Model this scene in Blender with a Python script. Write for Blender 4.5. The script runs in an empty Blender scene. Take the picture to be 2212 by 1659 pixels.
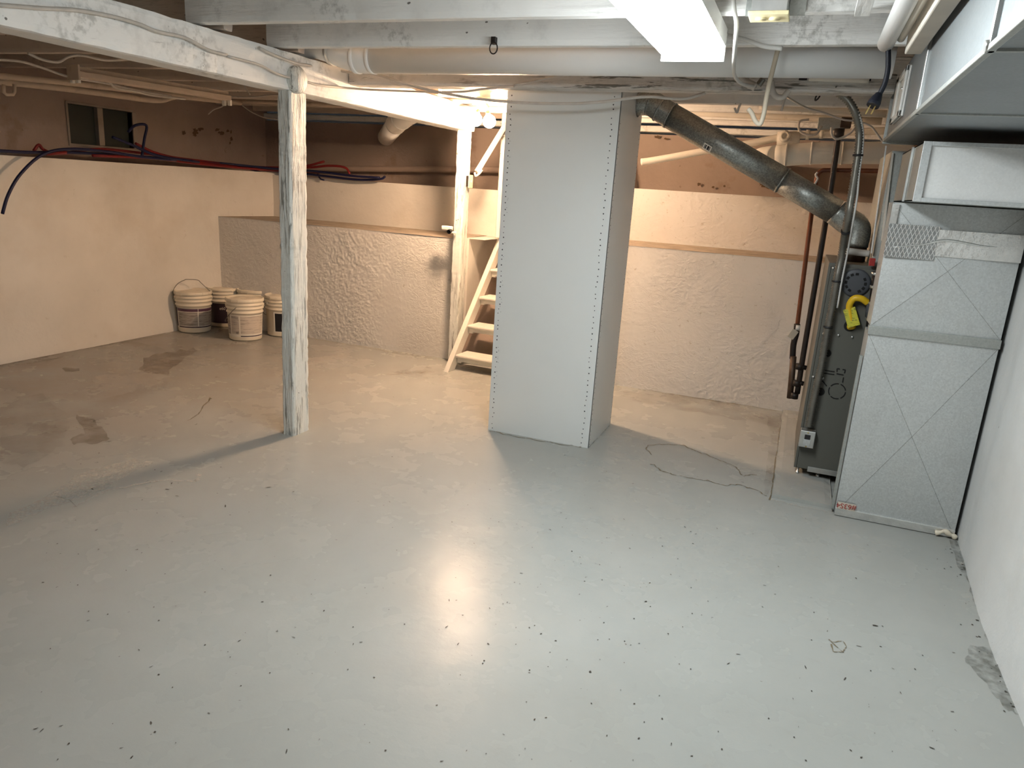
import bpy, bmesh, math, random
from mathutils import Vector, noise, Matrix
random.seed(7)
S = 1.4                       # the place is measured in camera heights (1.4 m) about the camera's standpoint
PI = math.pi
scene = bpy.context.scene
COL = scene.collection
F, ROLL, PITCH, YAW = 1586.156, 0.0655131, -0.2607548, -0.3570744
cy, sy, cp, sp = math.cos(YAW), math.sin(YAW), math.cos(PITCH), math.sin(PITCH)
FW = Vector((sy*cp, cy*cp, sp)); R0 = Vector((cy, -sy, 0)); U0 = R0.cross(FW)
RT = R0*math.cos(ROLL)+U0*math.sin(ROLL); UP = -R0*math.sin(ROLL)+U0*math.cos(ROLL)
def ray(x, y): return FW+RT*((x-1106)/F)-UP*((y-829.5)/F)
def pX(x, y, X): d = ray(x, y); return d*(X/d.x)
def pY(x, y, Y): d = ray(x, y); return d*(Y/d.y)
def pZ(x, y, Z): d = ray(x, y); return d*(Z/d.z)
def M(p): return Vector((p[0]*S, p[1]*S, (p[2]+1)*S))

# ------------------------------------------------------------------ materials
def newmat(name):
    m = bpy.data.materials.new(name); m.use_nodes = True
    nt = m.node_tree; nt.nodes.clear()
    o = nt.nodes.new('ShaderNodeOutputMaterial'); b = nt.nodes.new('ShaderNodeBsdfPrincipled')
    nt.links.new(b.outputs[0], o.inputs[0]); return m, nt, b
def ramp(nt, fac, a, b, c0=(0,0,0,1), c1=(1,1,1,1)):
    r = nt.nodes.new('ShaderNodeValToRGB'); r.color_ramp.elements[0].position = a; r.color_ramp.elements[1].position = b
    r.color_ramp.elements[0].color = c0; r.color_ramp.elements[1].color = c1
    nt.links.new(fac, r.inputs[0]); return r.outputs[0]
def tex(nt, vec, scale, detail=4, rough=.55, dist=0.0):
    n = nt.nodes.new('ShaderNodeTexNoise'); n.inputs['Scale'].default_value = scale; n.inputs['Detail'].default_value = min(detail, 4.5)
    n.inputs['Roughness'].default_value = rough; n.inputs['Distortion'].default_value = dist
    nt.links.new(vec, n.inputs['Vector']); return n.outputs['Fac']
def mapping(nt, sc):
    t = nt.nodes.new('ShaderNodeTexCoord'); m = nt.nodes.new('ShaderNodeMapping'); m.inputs['Scale'].default_value = sc
    nt.links.new(t.outputs['Object'], m.inputs['Vector']); return m.outputs[0]
def mixc(nt, fac, a, b):
    m = nt.nodes.new('ShaderNodeMix'); m.data_type = 'RGBA'
    if hasattr(fac, 'links'): nt.links.new(fac, m.inputs[0])
    else: m.inputs[0].default_value = fac
    for v, i in ((a, 6), (b, 7)):
        if isinstance(v, tuple): m.inputs[i].default_value = (*v, 1) if len(v) == 3 else v
        else: nt.links.new(v, m.inputs[i])
    return m.outputs[2]
def mathn(nt, op, a, b):
    m = nt.nodes.new('ShaderNodeMath'); m.operation = op
    for i, v in enumerate((a, b)):
        if isinstance(v, (int, float)): m.inputs[i].default_value = v
        else: nt.links.new(v, m.inputs[i])
    return m.outputs[0]
def bump(nt, b, h, dist, strength=1.0, prev=None):
    n = nt.nodes.new('ShaderNodeBump'); n.inputs['Distance'].default_value = dist; n.inputs['Strength'].default_value = strength
    nt.links.new(h, n.inputs['Height'])
    if prev: nt.links.new(prev, n.inputs['Normal'])
    nt.links.new(n.outputs[0], b.inputs['Normal']); return n.outputs[0]
def surf(name, col, rough=.5, metal=0, var=.06, vscale=6, sc=(1,1,1), spots=None, bumps=(), spec=.5, emit=None, trans=0, coat=0):
    """spots = list of (colour, scale, low, high, amount, stretch); bumps = list of (scale, distance, detail, stretch, distortion)"""
    m, nt, b = newmat(name)
    v = mapping(nt, sc)
    f = ramp(nt, tex(nt, v, vscale, 5), .3, .7)
    dark = tuple(max(0, c*(1-var)) for c in col); lite = tuple(min(1, c*(1+var)) for c in col)
    c = mixc(nt, f, dark, lite)
    for sp_ in (spots or ()):
        sv = mapping(nt, sp_[5]) if len(sp_) > 5 else v
        k = ramp(nt, tex(nt, sv, sp_[1], 6, .62), sp_[2], sp_[3])
        c = mixc(nt, mathn(nt, 'MULTIPLY', k, sp_[4]), c, sp_[0])
    nt.links.new(c, b.inputs['Base Color'])
    b.inputs['Roughness'].default_value = rough; b.inputs['Metallic'].default_value = metal
    b.inputs['Specular IOR Level'].default_value = spec
    if trans: b.inputs['Transmission Weight'].default_value = trans
    if coat: b.inputs['Coat Weight'].default_value = coat
    prev = None
    for bp in bumps:
        bv = mapping(nt, bp[3]) if len(bp) > 3 else v
        prev = bump(nt, b, tex(nt, bv, bp[0], bp[2], .6, bp[4] if len(bp) > 4 else 0), bp[1], 1, prev)
    if emit:
        b.inputs['Emission Color'].default_value = (*emit[0], 1); b.inputs['Emission Strength'].default_value = emit[1]
    return m
MT = {}
WH = (.88, .875, .85)
def wood(name, axis, col=WH, amt=.55, b1=.004, lo=.60, plo=.46):
    st = [11, 11, 11]; st[axis] = .9
    st2 = [3, 3, 3]; st2[axis] = 1.0
    m, nt, b = newmat(name); v = mapping(nt, (1,1,1))
    c = mixc(nt, ramp(nt, tex(nt, v, 3, 5), .3, .7), tuple(x*.94 for x in col), col)
    patch_ = ramp(nt, tex(nt, mapping(nt, tuple(st2)), 1.6, 4, .6), plo, plo+.16)
    grain = tex(nt, mapping(nt, tuple(st)), 5.5, 6, .65, .3)
    crack = mathn(nt, 'MULTIPLY', ramp(nt, grain, lo, lo+.05), patch_)
    c = mixc(nt, mathn(nt, 'MULTIPLY', ramp(nt, tex(nt, v, 7, 7, .7), .54, .75), .35), c, tuple(x*.55 for x in col))
    c = mixc(nt, mathn(nt, 'MULTIPLY', crack, amt), c, (.13,.12,.10))
    c = mixc(nt, mathn(nt, 'MULTIPLY', ramp(nt, tex(nt, v, 24, 2, .5), .735, .75), .85), c, (.06,.05,.04))
    mould = mathn(nt, 'MULTIPLY', ramp(nt, tex(nt, v, 2.3, 3, .5), .53, .68), ramp(nt, tex(nt, v, 26, 4, .65), .48, .64))
    c = mixc(nt, mathn(nt, 'MULTIPLY', mould, .55), c, (.17,.17,.14))
    nt.links.new(c, b.inputs['Base Color']); b.inputs['Roughness'].default_value = .5; b.inputs['Specular IOR Level'].default_value = .35
    p = bump(nt, b, mathn(nt, 'MULTIPLY', grain, mathn(nt, 'ADD', patch_, .25)), b1*1.5)
    p = bump(nt, b, crack, b1, -1 if False else 1, None) if False else p
    bump(nt, b, tex(nt, v, 60, 3), .0006, 1, p)
    return m
MT['wood_x'] = wood('painted wood along x', 0, amt=.3, lo=.64)
MT['wood_y'] = wood('painted wood along y', 1, amt=.55, b1=.002, lo=.65)
MT['wood_left'] = wood('brownish painted wood', 0, (.56,.48,.41), .4, .004, .6)  # darker, browner copy of the painted wood for the left joists
MT['wood_z'] = wood('painted wood upright', 2, (.80,.81,.765), .7, .007, .535, .36)
MT['wood_cream'] = wood('cream painted stair wood', 0, (.74,.715,.65), .3, .002, .66)
MT['header'] = wood('weathered painted header', 0, (.66,.635,.60), .9, .006, .55, .40)
# concrete
MT['wall_smooth'] = surf('painted smooth plaster', (.69,.655,.595), .75, 0, .06, 2.2, (1,1,1),
    [((.42,.34,.24), 1.4, .50, .80, .38), ((.34,.27,.2), 16, .66, .76, .35)], [(7, .006, 6), (45, .0012, 4)])
MT['wall_upper'] = surf('dark painted wall with shade in its colour', (.31,.24,.20), .85, 0, .12, 2.0, (1,1,1),  # base colour lowered so it also carries the shade on the upper walls
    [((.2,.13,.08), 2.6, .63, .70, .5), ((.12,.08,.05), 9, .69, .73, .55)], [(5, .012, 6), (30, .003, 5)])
def stucco():
    m, nt, b = newmat('trowelled stucco')
    v = mapping(nt, (1,1,1))
    f = ramp(nt, tex(nt, v, 1.8, 5), .3, .7)
    c = mixc(nt, f, (.645,.615,.575), (.72,.695,.66))
    k = ramp(nt, tex(nt, v, 30, 6, .68), .62, .70); c = mixc(nt, mathn(nt, 'MULTIPLY', k, .5), c, (.33,.26,.18))
    nt.links.new(c, b.inputs['Base Color']); b.inputs['Roughness'].default_value = .7
    mask = ramp(nt, tex(nt, v, 2.4, 4, .6, 1.0), .42, .60)
    r1 = mathn(nt, 'SUBTRACT', 1.0, mathn(nt, 'MULTIPLY', mathn(nt, 'ABSOLUTE', mathn(nt, 'SUBTRACT', tex(nt, mapping(nt, (1.0,1.0,1.7)), 9, 3, .55, 1.8), .5), 0), 9.0))
    r1 = mathn(nt, 'MULTIPLY', mathn(nt, 'MAXIMUM', r1, 0.0), mask)
    h2 = mathn(nt, 'MULTIPLY', tex(nt, v, 22, 8, .78, .8), mathn(nt, 'ADD', mathn(nt, 'MULTIPLY', mask, .75), .25))
    p = bump(nt, b, r1, .0015, 1)
    bump(nt, b, h2, .005, 1, p)
    return m
MT['stucco'] = stucco()
MT['wall_ledge'] = surf('dusty ledge top', (.45,.375,.29), .9, 0, .2, 9, (1,1,1), [((.25,.19,.12), 20, .58, .7, .5)], [(20, .004, 5)])
MT['wall_right'] = surf('white painted concrete', (.72,.73,.72), .7, 0, .04, 2.5, (1,1,1),
    [((.16,.15,.12), 20, .715, .74, .7), ((.5,.48,.42), 1.6, .55, .85, .3)], [(6, .008, 6), (40, .0012, 4)])
def floor_mat():
    m, nt, b = newmat('grey painted concrete floor')
    v = mapping(nt, (1,1,1))
    c = mixc(nt, ramp(nt, tex(nt, v, .9, 6, .6, .5), .3, .72), (.36,.368,.347), (.41,.418,.397))
    k = ramp(nt, tex(nt, v, 1.3, 9, .66, .4), .40, .86); c = mixc(nt, mathn(nt, 'MULTIPLY', k, .26), c, (.29,.275,.235))
    k = ramp(nt, tex(nt, v, 11, 6, .7, .3), .60, .78); c = mixc(nt, mathn(nt, 'MULTIPLY', k, .16), c, (.25,.235,.2))
    k = ramp(nt, tex(nt, mapping(nt, (1.2,.7,1)), 2.1, 7, .6, 1.0), .48, .85); c = mixc(nt, mathn(nt, 'MULTIPLY', k, .06), c, (.60,.60,.57))
    g = nt.nodes.new('ShaderNodeTexGradient'); g.gradient_type = 'SPHERICAL'     # soft brown tint fading out from the far left
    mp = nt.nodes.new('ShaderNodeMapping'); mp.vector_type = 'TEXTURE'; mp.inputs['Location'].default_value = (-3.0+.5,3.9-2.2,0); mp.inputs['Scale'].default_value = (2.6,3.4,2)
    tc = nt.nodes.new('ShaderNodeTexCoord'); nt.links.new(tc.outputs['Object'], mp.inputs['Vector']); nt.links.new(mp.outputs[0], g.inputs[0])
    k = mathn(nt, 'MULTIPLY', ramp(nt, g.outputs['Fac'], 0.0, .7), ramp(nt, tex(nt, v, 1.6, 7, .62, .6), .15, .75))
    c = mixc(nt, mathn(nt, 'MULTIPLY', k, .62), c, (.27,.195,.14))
    k = ramp(nt, tex(nt, mapping(nt, (1,3.2,1)), 5, 8, .7, 1.2), .62, .80); c = mixc(nt, mathn(nt, 'MULTIPLY', k, .16), c, (.30,.27,.22))
    k = ramp(nt, tex(nt, v, 34, 3, .5), .735, .76); c = mixc(nt, mathn(nt, 'MULTIPLY', k, .7), c, (.16,.15,.13))
    nt.links.new(c, b.inputs['Base Color'])
    r = nt.nodes.new('ShaderNodeMapRange'); r.inputs[3].default_value = .21; r.inputs[4].default_value = .33
    nt.links.new(tex(nt, v, 2.5, 6, .65), r.inputs[0]); nt.links.new(r.outputs[0], b.inputs['Roughness'])
    b.inputs['Specular IOR Level'].default_value = .085
    p = bump(nt, b, tex(nt, v, 1.6, 3), .006, 1)
    p = bump(nt, b, tex(nt, v, 26, 5, .6), .0007, 1, p)
    return m
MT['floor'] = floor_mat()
MT['subfloor'] = surf('painted subfloor boards', (.5,.45,.4), .8, 0, .15, 4, (1,6,1), None, [(5, .01, 4, (1,8,1))])
MT['chase'] = surf('grey painted sheet panel', (.73,.75,.74), .42, 0, .02, 2, (1,1,1), None, [(3, .004, 3), (220, .0002, 2)])
MT['nail'] = surf('dark nail heads', (.06,.065,.07), .6)
MT['black'] = surf('black rubber', (.015,.015,.017), .5)
MT['dark'] = surf('dark recess', (.01,.01,.01), .9)
def galv(name, col=(.62,.64,.64), rough=.42, sp=.10, metal=.8):
    m, nt, b = newmat(name)
    v = mapping(nt, (1,1,1))
    vo = nt.nodes.new('ShaderNodeTexVoronoi'); vo.inputs['Scale'].default_value = 160; nt.links.new(v, vo.inputs['Vector'])
    g = nt.nodes.new('ShaderNodeRGBToBW'); nt.links.new(vo.outputs['Color'], g.inputs[0])
    c = mixc(nt, g.outputs[0], tuple(x*(1-sp) for x in col), tuple(min(1, x*(1+sp)) for x in col))
    k = ramp(nt, tex(nt, v, 3, 6, .6), .5, .8); c = mixc(nt, mathn(nt, 'MULTIPLY', k, .35), c, tuple(x*.72 for x in col))
    nt.links.new(c, b.inputs['Base Color']); b.inputs['Metallic'].default_value = metal
    r = nt.nodes.new('ShaderNodeMapRange'); r.inputs[3].default_value = rough-.07; r.inputs[4].default_value = rough+.1
    nt.links.new(tex(nt, v, 5, 6), r.inputs[0]); nt.links.new(r.outputs[0], b.inputs['Roughness'])
    bump(nt, b, tex(nt, v, 1.6, 3), .012, .6)
    return m
MT['galv'] = galv('galvanised sheet steel', (.64,.665,.665), .50, .10, .72)
MT['galv_dull'] = galv('dull galvanised steel', (.47,.49,.47), .52)
MT['galv_duct'] = galv('satin galvanised duct steel', (.34,.37,.385), .5, .06, .8)
MT['panel'] = galv('galvanised end panel with reflection in its colour', (.86,.87,.86), .42, .04, .35)  # whitened and less metallic: the lamp's reflection is put into the colour
MT['flue'] = galv('dusty galvanised flue pipe', (.34,.35,.33), .40, .35, .85)
MT['foil'] = surf('aluminium foil tape', (.82,.82,.80), .3, .9, .1, 12, (1,1,1), None, [(30, .004, 5)])
def hatch():
    m, nt, b = newmat('scrim foil tape')
    v = mapping(nt, (1,1,1)); b.inputs['Metallic'].default_value = .85; b.inputs['Roughness'].default_value = .33
    s = nt.nodes.new('ShaderNodeSeparateXYZ'); nt.links.new(v, s.inputs[0])
    outs = []
    for sg in (1, -1):
        a = mathn(nt, 'ADD', mathn(nt, 'MULTIPLY', s.outputs[0], 62.0), mathn(nt, 'MULTIPLY', s.outputs[2], 26.0*sg))
        fr = mathn(nt, 'FRACT', a, 0); outs.append(mathn(nt, 'LESS_THAN', fr, .17))
    h = mathn(nt, 'MAXIMUM', outs[0], outs[1])
    c = mixc(nt, h, (.40,.41,.41), (.98,.98,.97)); nt.links.new(c, b.inputs['Base Color'])
    p = bump(nt, b, h, .0015, 1); bump(nt, b, tex(nt, v, 26, 4), .004, 1, p)
    return m
MT['hatch'] = hatch()
MT['furnace'] = surf('olive grey furnace enamel', (.115,.115,.098), .42, 0, .05, 3, (1,1,1), None, [(2, .003, 3)])
MT['vent'] = surf('dark grey plastic', (.07,.075,.085), .5)
MT['white_plastic'] = surf('white plastic', (.78,.77,.73), .4)
MT['duct_white'] = surf('white painted duct', (.88,.885,.875), .42, 0, .03, 3, (1,1,1), [((.3,.27,.22), 8, .70, .78, .4)], [(3, .004, 4)])
MT['pipe_white'] = surf('painted white pipe', (.76,.71,.62), .5, 0, .06, 8, (1,1,1), [((.3,.24,.17), 9, .66, .75, .5)], [(14, .003, 4)])
MT['pipe_left'] = surf('brownish painted pipe', (.52,.43,.345), .6, 0, .08, 8, (1,1,1), [((.2,.14,.09), 9, .62, .75, .5)], [(14, .003, 4)])  # darker, browner copy of the pipe paint for the far left
MT['cable'] = surf('painted white cable', (.55,.51,.46), .55, 0, .1, 20)
MT['cable_w'] = surf('white cable', (.60,.59,.56), .5)
MT['cable_tan'] = surf('tan cable', (.50,.43,.33), .6, 0, .1, 20)
MT['cord'] = surf('navy black cord', (.004,.005,.011), .5, spec=.3)
MT['brass'] = surf('brass prongs', (.8,.62,.25), .3, 1)
MT['armour'] = surf('dusty steel flexible conduit', (.19,.18,.155), .38, .6, .15, 30)
MT['steel'] = surf('bright steel', (.66,.67,.66), .35, .9, .1, 20)
MT['copper'] = surf('tarnished copper pipe', (.16,.05,.02), .45, .3, .25, 12)
MT['ironpipe'] = surf('black iron pipe', (.016,.011,.009), .5, .2, .3, 15)
MT['brownpipe'] = surf('dull brass valve', (.07,.045,.03), .5, .5, .3, 20)
MT['yellow'] = surf('yellow coated gas hose', (.80,.50,.02), .4)
MT['tag_y'] = surf('yellow label', (.62,.58,.06), .5, 0, .1, 6, (1,1,1), [((.12,.12,.05), 40, .52, .60, .7, (1,1,3))])
MT['red'] = surf('red plastic', (.35,.025,.02), .45)
MT['pexr'] = surf('red water tubing', (.16,.012,.012), .45, spec=.3)
MT['pexb'] = surf('blue water tubing', (.008,.010,.045), .45, spec=.3)
MT['ivory'] = surf('ivory outlet', (.72,.63,.38), .4, 0, .08, 20, (1,1,1), [((.35,.2,.08), 8, .6, .72, .5)])
MT['bucket'] = surf('white bucket plastic', (.78,.70,.56), .42, 0, .04, 8, (1,1,1), [((.42,.33,.22), 6, .62, .75, .4)])
MT['lab_dark'] = surf('purple black label', (.035,.02,.03), .4)
MT['lab_purple'] = surf('purple label band', (.10,.045,.075), .4)
MT['lab_grey'] = surf('printed grey label', (.40,.355,.31), .5, 0, .05, 8, (1,1,1), [((.12,.10,.09), 30, .52, .58, .65, (.35,.35,4.0))])
MT['lab_pale'] = surf('printed pale label', (.58,.51,.43), .5, 0, .04, 8, (1,1,1), [((.22,.18,.15), 30, .54, .60, .55, (.35,.35,4.0))])
MT['lab_white'] = surf('white print', (.8,.75,.66), .5)
MT['lab_black'] = surf('black label', (.008,.008,.012), .35)
MT['window_wood'] = surf('old window paint', (.30,.25,.205), .7, 0, .12, 8, (1,1,1), None, [(8, .004, 4)])
MT['glass'] = surf('dirty window glass', (.045,.055,.045), .35, 0, .2, 3, trans=.3, spec=.3)
MT['lens'] = surf('lit fluorescent lens', (.9,.9,.9), .4, emit=((.92,.985,1.0), 15.0))
MT['bulbglow'] = surf('lit warm bulb', (1,.9,.7), .4, emit=((1.0,.665,.42), 335.0))
MT['ceramic'] = surf('porcelain', (.75,.70,.6), .3)
MT['stain'] = None

# ------------------------------------------------------------------ objects
ORG = {}
def tag(o, label=None, cat=None, group=None, kind=None):
    if label: o['label'] = label
    if cat: o['category'] = cat
    if group: o['group'] = group
    if kind: o['kind'] = kind
    return o
def thing(name, label, cat, loc, group=None):
    o = bpy.data.objects.new(name, None); COL.objects.link(o); o.location = M(loc); o.empty_display_size = .1
    ORG[o.name] = M(loc); return tag(o, label, cat, group)
class MB:
    def __init__(s): s.v = []; s.f = []; s.m = []; s.sm = []
    def add(s, vs, fs, mi=0, smooth=False):
        b = len(s.v); s.v += [Vector(v) for v in vs]
        for f in fs: s.f.append([b+i for i in f]); s.m.append(mi); s.sm.append(smooth)
        return s
    def quad(s, a, b, c, d, mi=0): return s.add([a, b, c, d], [(0,1,2,3)], mi)
    def box(s, x0, x1, y0, y1, z0, z1, mi=0):
        vs = [(x0,y0,z0),(x1,y0,z0),(x1,y1,z0),(x0,y1,z0),(x0,y0,z1),(x1,y0,z1),(x1,y1,z1),(x0,y1,z1)]
        return s.add(vs, [(0,3,2,1),(4,5,6,7),(0,1,5,4),(1,2,6,5),(2,3,7,6),(3,0,4,7)], mi)
    def obox(s, c, ax, ay, az, hx, hy, hz, mi=0):
        c = Vector(c); ax = Vector(ax).normalized(); ay = Vector(ay).normalized(); az = Vector(az).normalized()
        vs = [c+ax*hx*i+ay*hy*j+az*hz*k for k in (-1,1) for (i,j) in ((-1,-1),(1,-1),(1,1),(-1,1))]
        return s.add(vs, [(0,3,2,1),(4,5,6,7),(0,1,5,4),(1,2,6,5),(2,3,7,6),(3,0,4,7)], mi)
    def bar(s, a, b, w, h, up=(0,0,1), mi=0):
        a = Vector(a); b = Vector(b); d = (b-a).normalized(); sd = d.cross(Vector(up)).normalized(); u = sd.cross(d)
        return s.obox((a+b)/2, d, sd, u, (b-a).length/2, w/2, h/2, mi)
    def rbox(s, x0, x1, y0, y1, z0, z1, axis, n=40, amp=.004, seed=0, mi=0, fq=3):
        """old rough-sawn timber: a box cut along its length with uneven arrises"""
        lo = [x0,y0,z0]; hi = [x1,y1,z1]; o = [i for i in range(3) if i != axis]
        prof = [(0,0),(.12,0),(.5,0),(.88,0),(1,0),(1,.12),(1,.5),(1,.88),(1,1),(.88,1),(.5,1),(.12,1),(0,1),(0,.88),(0,.5),(0,.12)]
        vs = []; k = len(prof)
        for i in range(n+1):
            t = i/n
            for (a, b) in prof:
                p = [0,0,0]; p[axis] = lo[axis]+(hi[axis]-lo[axis])*t
                p[o[0]] = lo[o[0]]+(hi[o[0]]-lo[o[0]])*a; p[o[1]] = lo[o[1]]+(hi[o[1]]-lo[o[1]])*b
                q = Vector(p); q2 = q*fq+Vector((seed, seed*2.3, 0)); q2[axis] = q[axis]*fq*3+seed
                e = noise.noise(q2*1.0)*amp*.5 + noise.noise(q2*5)*amp*.7
                corner = (a in (0,1)) and (b in (0,1))
                dv = Vector((0,0,0)); dv[o[0]] = (.5-a); dv[o[1]] = (.5-b)
                if dv.length > 0: dv.normalize()
                p = q+dv*(abs(e)*(2.2 if corner else .9))
                if corner: p += dv*.003
                vs.append(p)
        fs = [(i*k+j, i*k+(j+1) % k, (i+1)*k+(j+1) % k, (i+1)*k+j) for i in range(n) for j in range(k)]
        fs += [tuple(range(k))[::-1], tuple(n*k+j for j in range(k))]
        return s.add(vs, fs, mi)
    def tube(s, pts, r, seg=10, smooth=True, mi=0, ring=None, caps=True, sub=6, cat=True):
        P = [Vector(p) for p in pts]
        if cat and len(P) > 2:
            Q = []; E = [P[0]*2-P[1]]+P+[P[-1]*2-P[-2]]
            for i in range(1, len(E)-2):
                for j in range(sub):
                    t = j/sub; a, b, c, d = E[i-1:i+3]
                    Q.append(.5*((2*b)+(c-a)*t+(2*a-5*b+4*c-d)*t*t+(3*b-a-3*c+d)*t**3))
            Q.append(P[-1]); P = Q
        vs = []; fs = []; T = (P[1]-P[0]).normalized()
        N = T.orthogonal().normalized(); n = len(P)
        for i, p in enumerate(P):
            t = (P[min(i+1, n-1)]-P[max(i-1, 0)]).normalized()
            N = (N-t*N.dot(t)).normalized(); B = t.cross(N)
            rr = r(i/(n-1)) if callable(r) else r
            for j in range(seg):
                a = 2*PI*j/seg; vs.append(p+(N*math.cos(a)+B*math.sin(a))*rr)
        for i in range(n-1):
            for j in range(seg): fs.append((i*seg+j, i*seg+(j+1) % seg, (i+1)*seg+(j+1) % seg, (i+1)*seg+j))
        s.add(vs, fs, mi, smooth)
        if caps:
            s.add(vs[:seg], [tuple(range(seg))[::-1]], mi); s.add(vs[-seg:], [tuple(range(seg))], mi)
        return s
    def lathe(s, c, prof, seg=32, ax=(0,0,1), a0=0, a1=2*PI, mi=0, smooth=True):
        """prof = (radius, height) pairs"""
        c = Vector(c); az = Vector(ax).normalized(); au = az.orthogonal().normalized() if abs(az.z) < .99 else Vector((1,0,0)); av = az.cross(au)
        full = abs(a1-a0-2*PI) < 1e-6; k = seg if full else seg+1
        vs = [c+az*h+(au*math.cos(a0+(a1-a0)*j/seg)+av*math.sin(a0+(a1-a0)*j/seg))*r for (r, h) in prof for j in range(k)]
        fs = []
        for i in range(len(prof)-1):
            for j in range(seg): fs.append((i*k+j, i*k+(j+1) % k, (i+1)*k+(j+1) % k, (i+1)*k+j))
        return s.add(vs, fs, mi, smooth)
    def disc(s, c, r, ax, seg=20, mi=0):
        c = Vector(c); az = Vector(ax).normalized(); au = az.orthogonal().normalized(); av = az.cross(au)
        return s.add([c+(au*math.cos(2*PI*j/seg)+av*math.sin(2*PI*j/seg))*r for j in range(seg)], [tuple(range(seg))], mi)
    def build(s, name, mats, parent=None, bevel=0, local=False):
        """vertices in camera heights about the standpoint -> one mesh object in metres"""
        if not isinstance(mats, (list, tuple)): mats = [mats]
        W = [Vector(v)*S for v in s.v] if local else [M(v) for v in s.v]
        if parent is not None: org = ORG[parent.name] if not local else Vector((0,0,0))
        elif local: org = Vector((0,0,0))
        else:
            xs = [w.x for w in W]; ys = [w.y for w in W]; zs = [w.z for w in W]
            org = Vector(((min(xs)+max(xs))/2, (min(ys)+max(ys))/2, min(zs)))
        me = bpy.data.meshes.new(name); me.from_pydata([w-org for w in W], [], s.f)
        for m in mats: me.materials.append(MT[m] if isinstance(m, str) else m)
        me.polygons.foreach_set('material_index', s.m); me.polygons.foreach_set('use_smooth', s.sm)
        bm = bmesh.new(); bm.from_mesh(me); bmesh.ops.remove_doubles(bm, verts=bm.verts, dist=1e-5)
        bmesh.ops.recalc_face_normals(bm, faces=bm.faces); bm.to_mesh(me); bm.free()
        o = bpy.data.objects.new(name, me); COL.objects.link(o)
        if parent is not None: o.parent = parent
        else: o.location = org
        ORG[o.name] = org
        if bevel:
            b = o.modifiers.new('Bevel', 'BEVEL'); b.width = bevel; b.segments = 2; b.limit_method = 'ANGLE'; b.angle_limit = math.radians(50)
        return o
def struct(o): o['kind'] = 'structure'; return o
def text_mesh(name, body, size, mat, parent, org, ux, uy, off=None, wrap=None):
    cu = bpy.data.curves.new(name, 'FONT'); cu.body = body; cu.size = size; cu.extrude = .0004; cu.align_x = 'CENTER'; cu.align_y = 'CENTER'
    to = bpy.data.objects.new(name+'_tmp', cu); COL.objects.link(to)
    dg = bpy.context.evaluated_depsgraph_get(); me = bpy.data.meshes.new_from_object(to.evaluated_get(dg))
    bpy.data.objects.remove(to)
    ux = Vector(ux).normalized(); uy = Vector(uy).normalized(); un = ux.cross(uy)
    for v in me.vertices:
        if wrap: v.co = wrap(v.co)
        else: v.co = Vector(org)+ux*v.co.x+uy*v.co.y+un*v.co.z
    me.materials.clear(); me.materials.append(MT[mat]); me.name = name
    o = bpy.data.objects.new(name, me); COL.objects.link(o); o.parent = parent; ORG[o.name] = ORG[parent.name]; return o

# ------------------------------------------------------------------ the room
ZJ = .41      # underside of joists
ZT = .54      # underside of floor boards
def grid(mb, o, u, v, nu, nv, mi=0, f=None):
    o = Vector(o); u = Vector(u); v = Vector(v)
    vs = []
    for j in range(nv+1):
        for i in range(nu+1):
            p = o+u*(i/nu)+v*(j/nv); vs.append(f(p) if f else p)
    k = nu+1
    return mb.add(vs, [(j*k+i, j*k+i+1, (j+1)*k+i+1, (j+1)*k+i) for j in range(nv) for i in range(nu)], mi, bool(f))
fb = MB(); grid(fb, (-4.2,-1.7,-1), (5.1,0,0), (0,6.5,0), 10, 12); fb.v += []
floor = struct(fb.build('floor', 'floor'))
cb = MB().box(-4.2, .9, -1.7, 4.8, ZT, ZT+.03); struct(cb.build('ceiling', 'subfloor'))
def wxl(y): return -3.588+(y-2.374)*.010 if y < 3.55 else -3.576+(y-3.55)*.26
# left wall: lower plaster wall, ledge at eye level, dark upper wall with the window opening
XU = -3.76
wl = MB()
def fl_(p): return Vector((wxl(p.y)+noise.noise(Vector((p.y*2, p.z*2, 0)))*.010+(.012 if p.z < -.93 else 0), p.y, p.z))
grid(wl, (0,-1.6,-1.02), (0,5.9,0), (0,0,1.016), 60, 16, 0, fl_)
grid(wl, (XU-.02,-1.6,-.004), (0,5.9,0), (.20,0,0), 30, 1, 0, lambda p: Vector((wxl(p.y) if p.x > XU+.1 else XU-.02, p.y, -.004+noise.noise(Vector((p.y*4,0,0)))*.006)))
wy0, wy1 = pX(145,226,XU).y, pX(283,236,XU).y; wz0, wz1 = pX(150,309,XU).z, pX(210,232,XU).z
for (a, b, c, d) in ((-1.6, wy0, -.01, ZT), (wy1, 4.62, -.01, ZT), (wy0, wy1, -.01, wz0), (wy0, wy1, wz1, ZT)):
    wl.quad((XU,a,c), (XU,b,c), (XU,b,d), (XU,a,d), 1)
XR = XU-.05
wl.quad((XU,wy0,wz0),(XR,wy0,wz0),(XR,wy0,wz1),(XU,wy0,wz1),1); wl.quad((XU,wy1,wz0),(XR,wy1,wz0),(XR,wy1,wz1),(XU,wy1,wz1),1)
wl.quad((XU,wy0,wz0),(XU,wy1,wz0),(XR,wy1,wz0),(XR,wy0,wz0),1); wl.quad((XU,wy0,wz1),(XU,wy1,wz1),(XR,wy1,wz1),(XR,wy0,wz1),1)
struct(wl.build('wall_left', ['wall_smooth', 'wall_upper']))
win = thing('window_1', None, None, (XU, (wy0+wy1)/2, wz0)); struct(win)
wf = MB(); t = .014; ym = (wy0+wy1)/2
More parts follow.
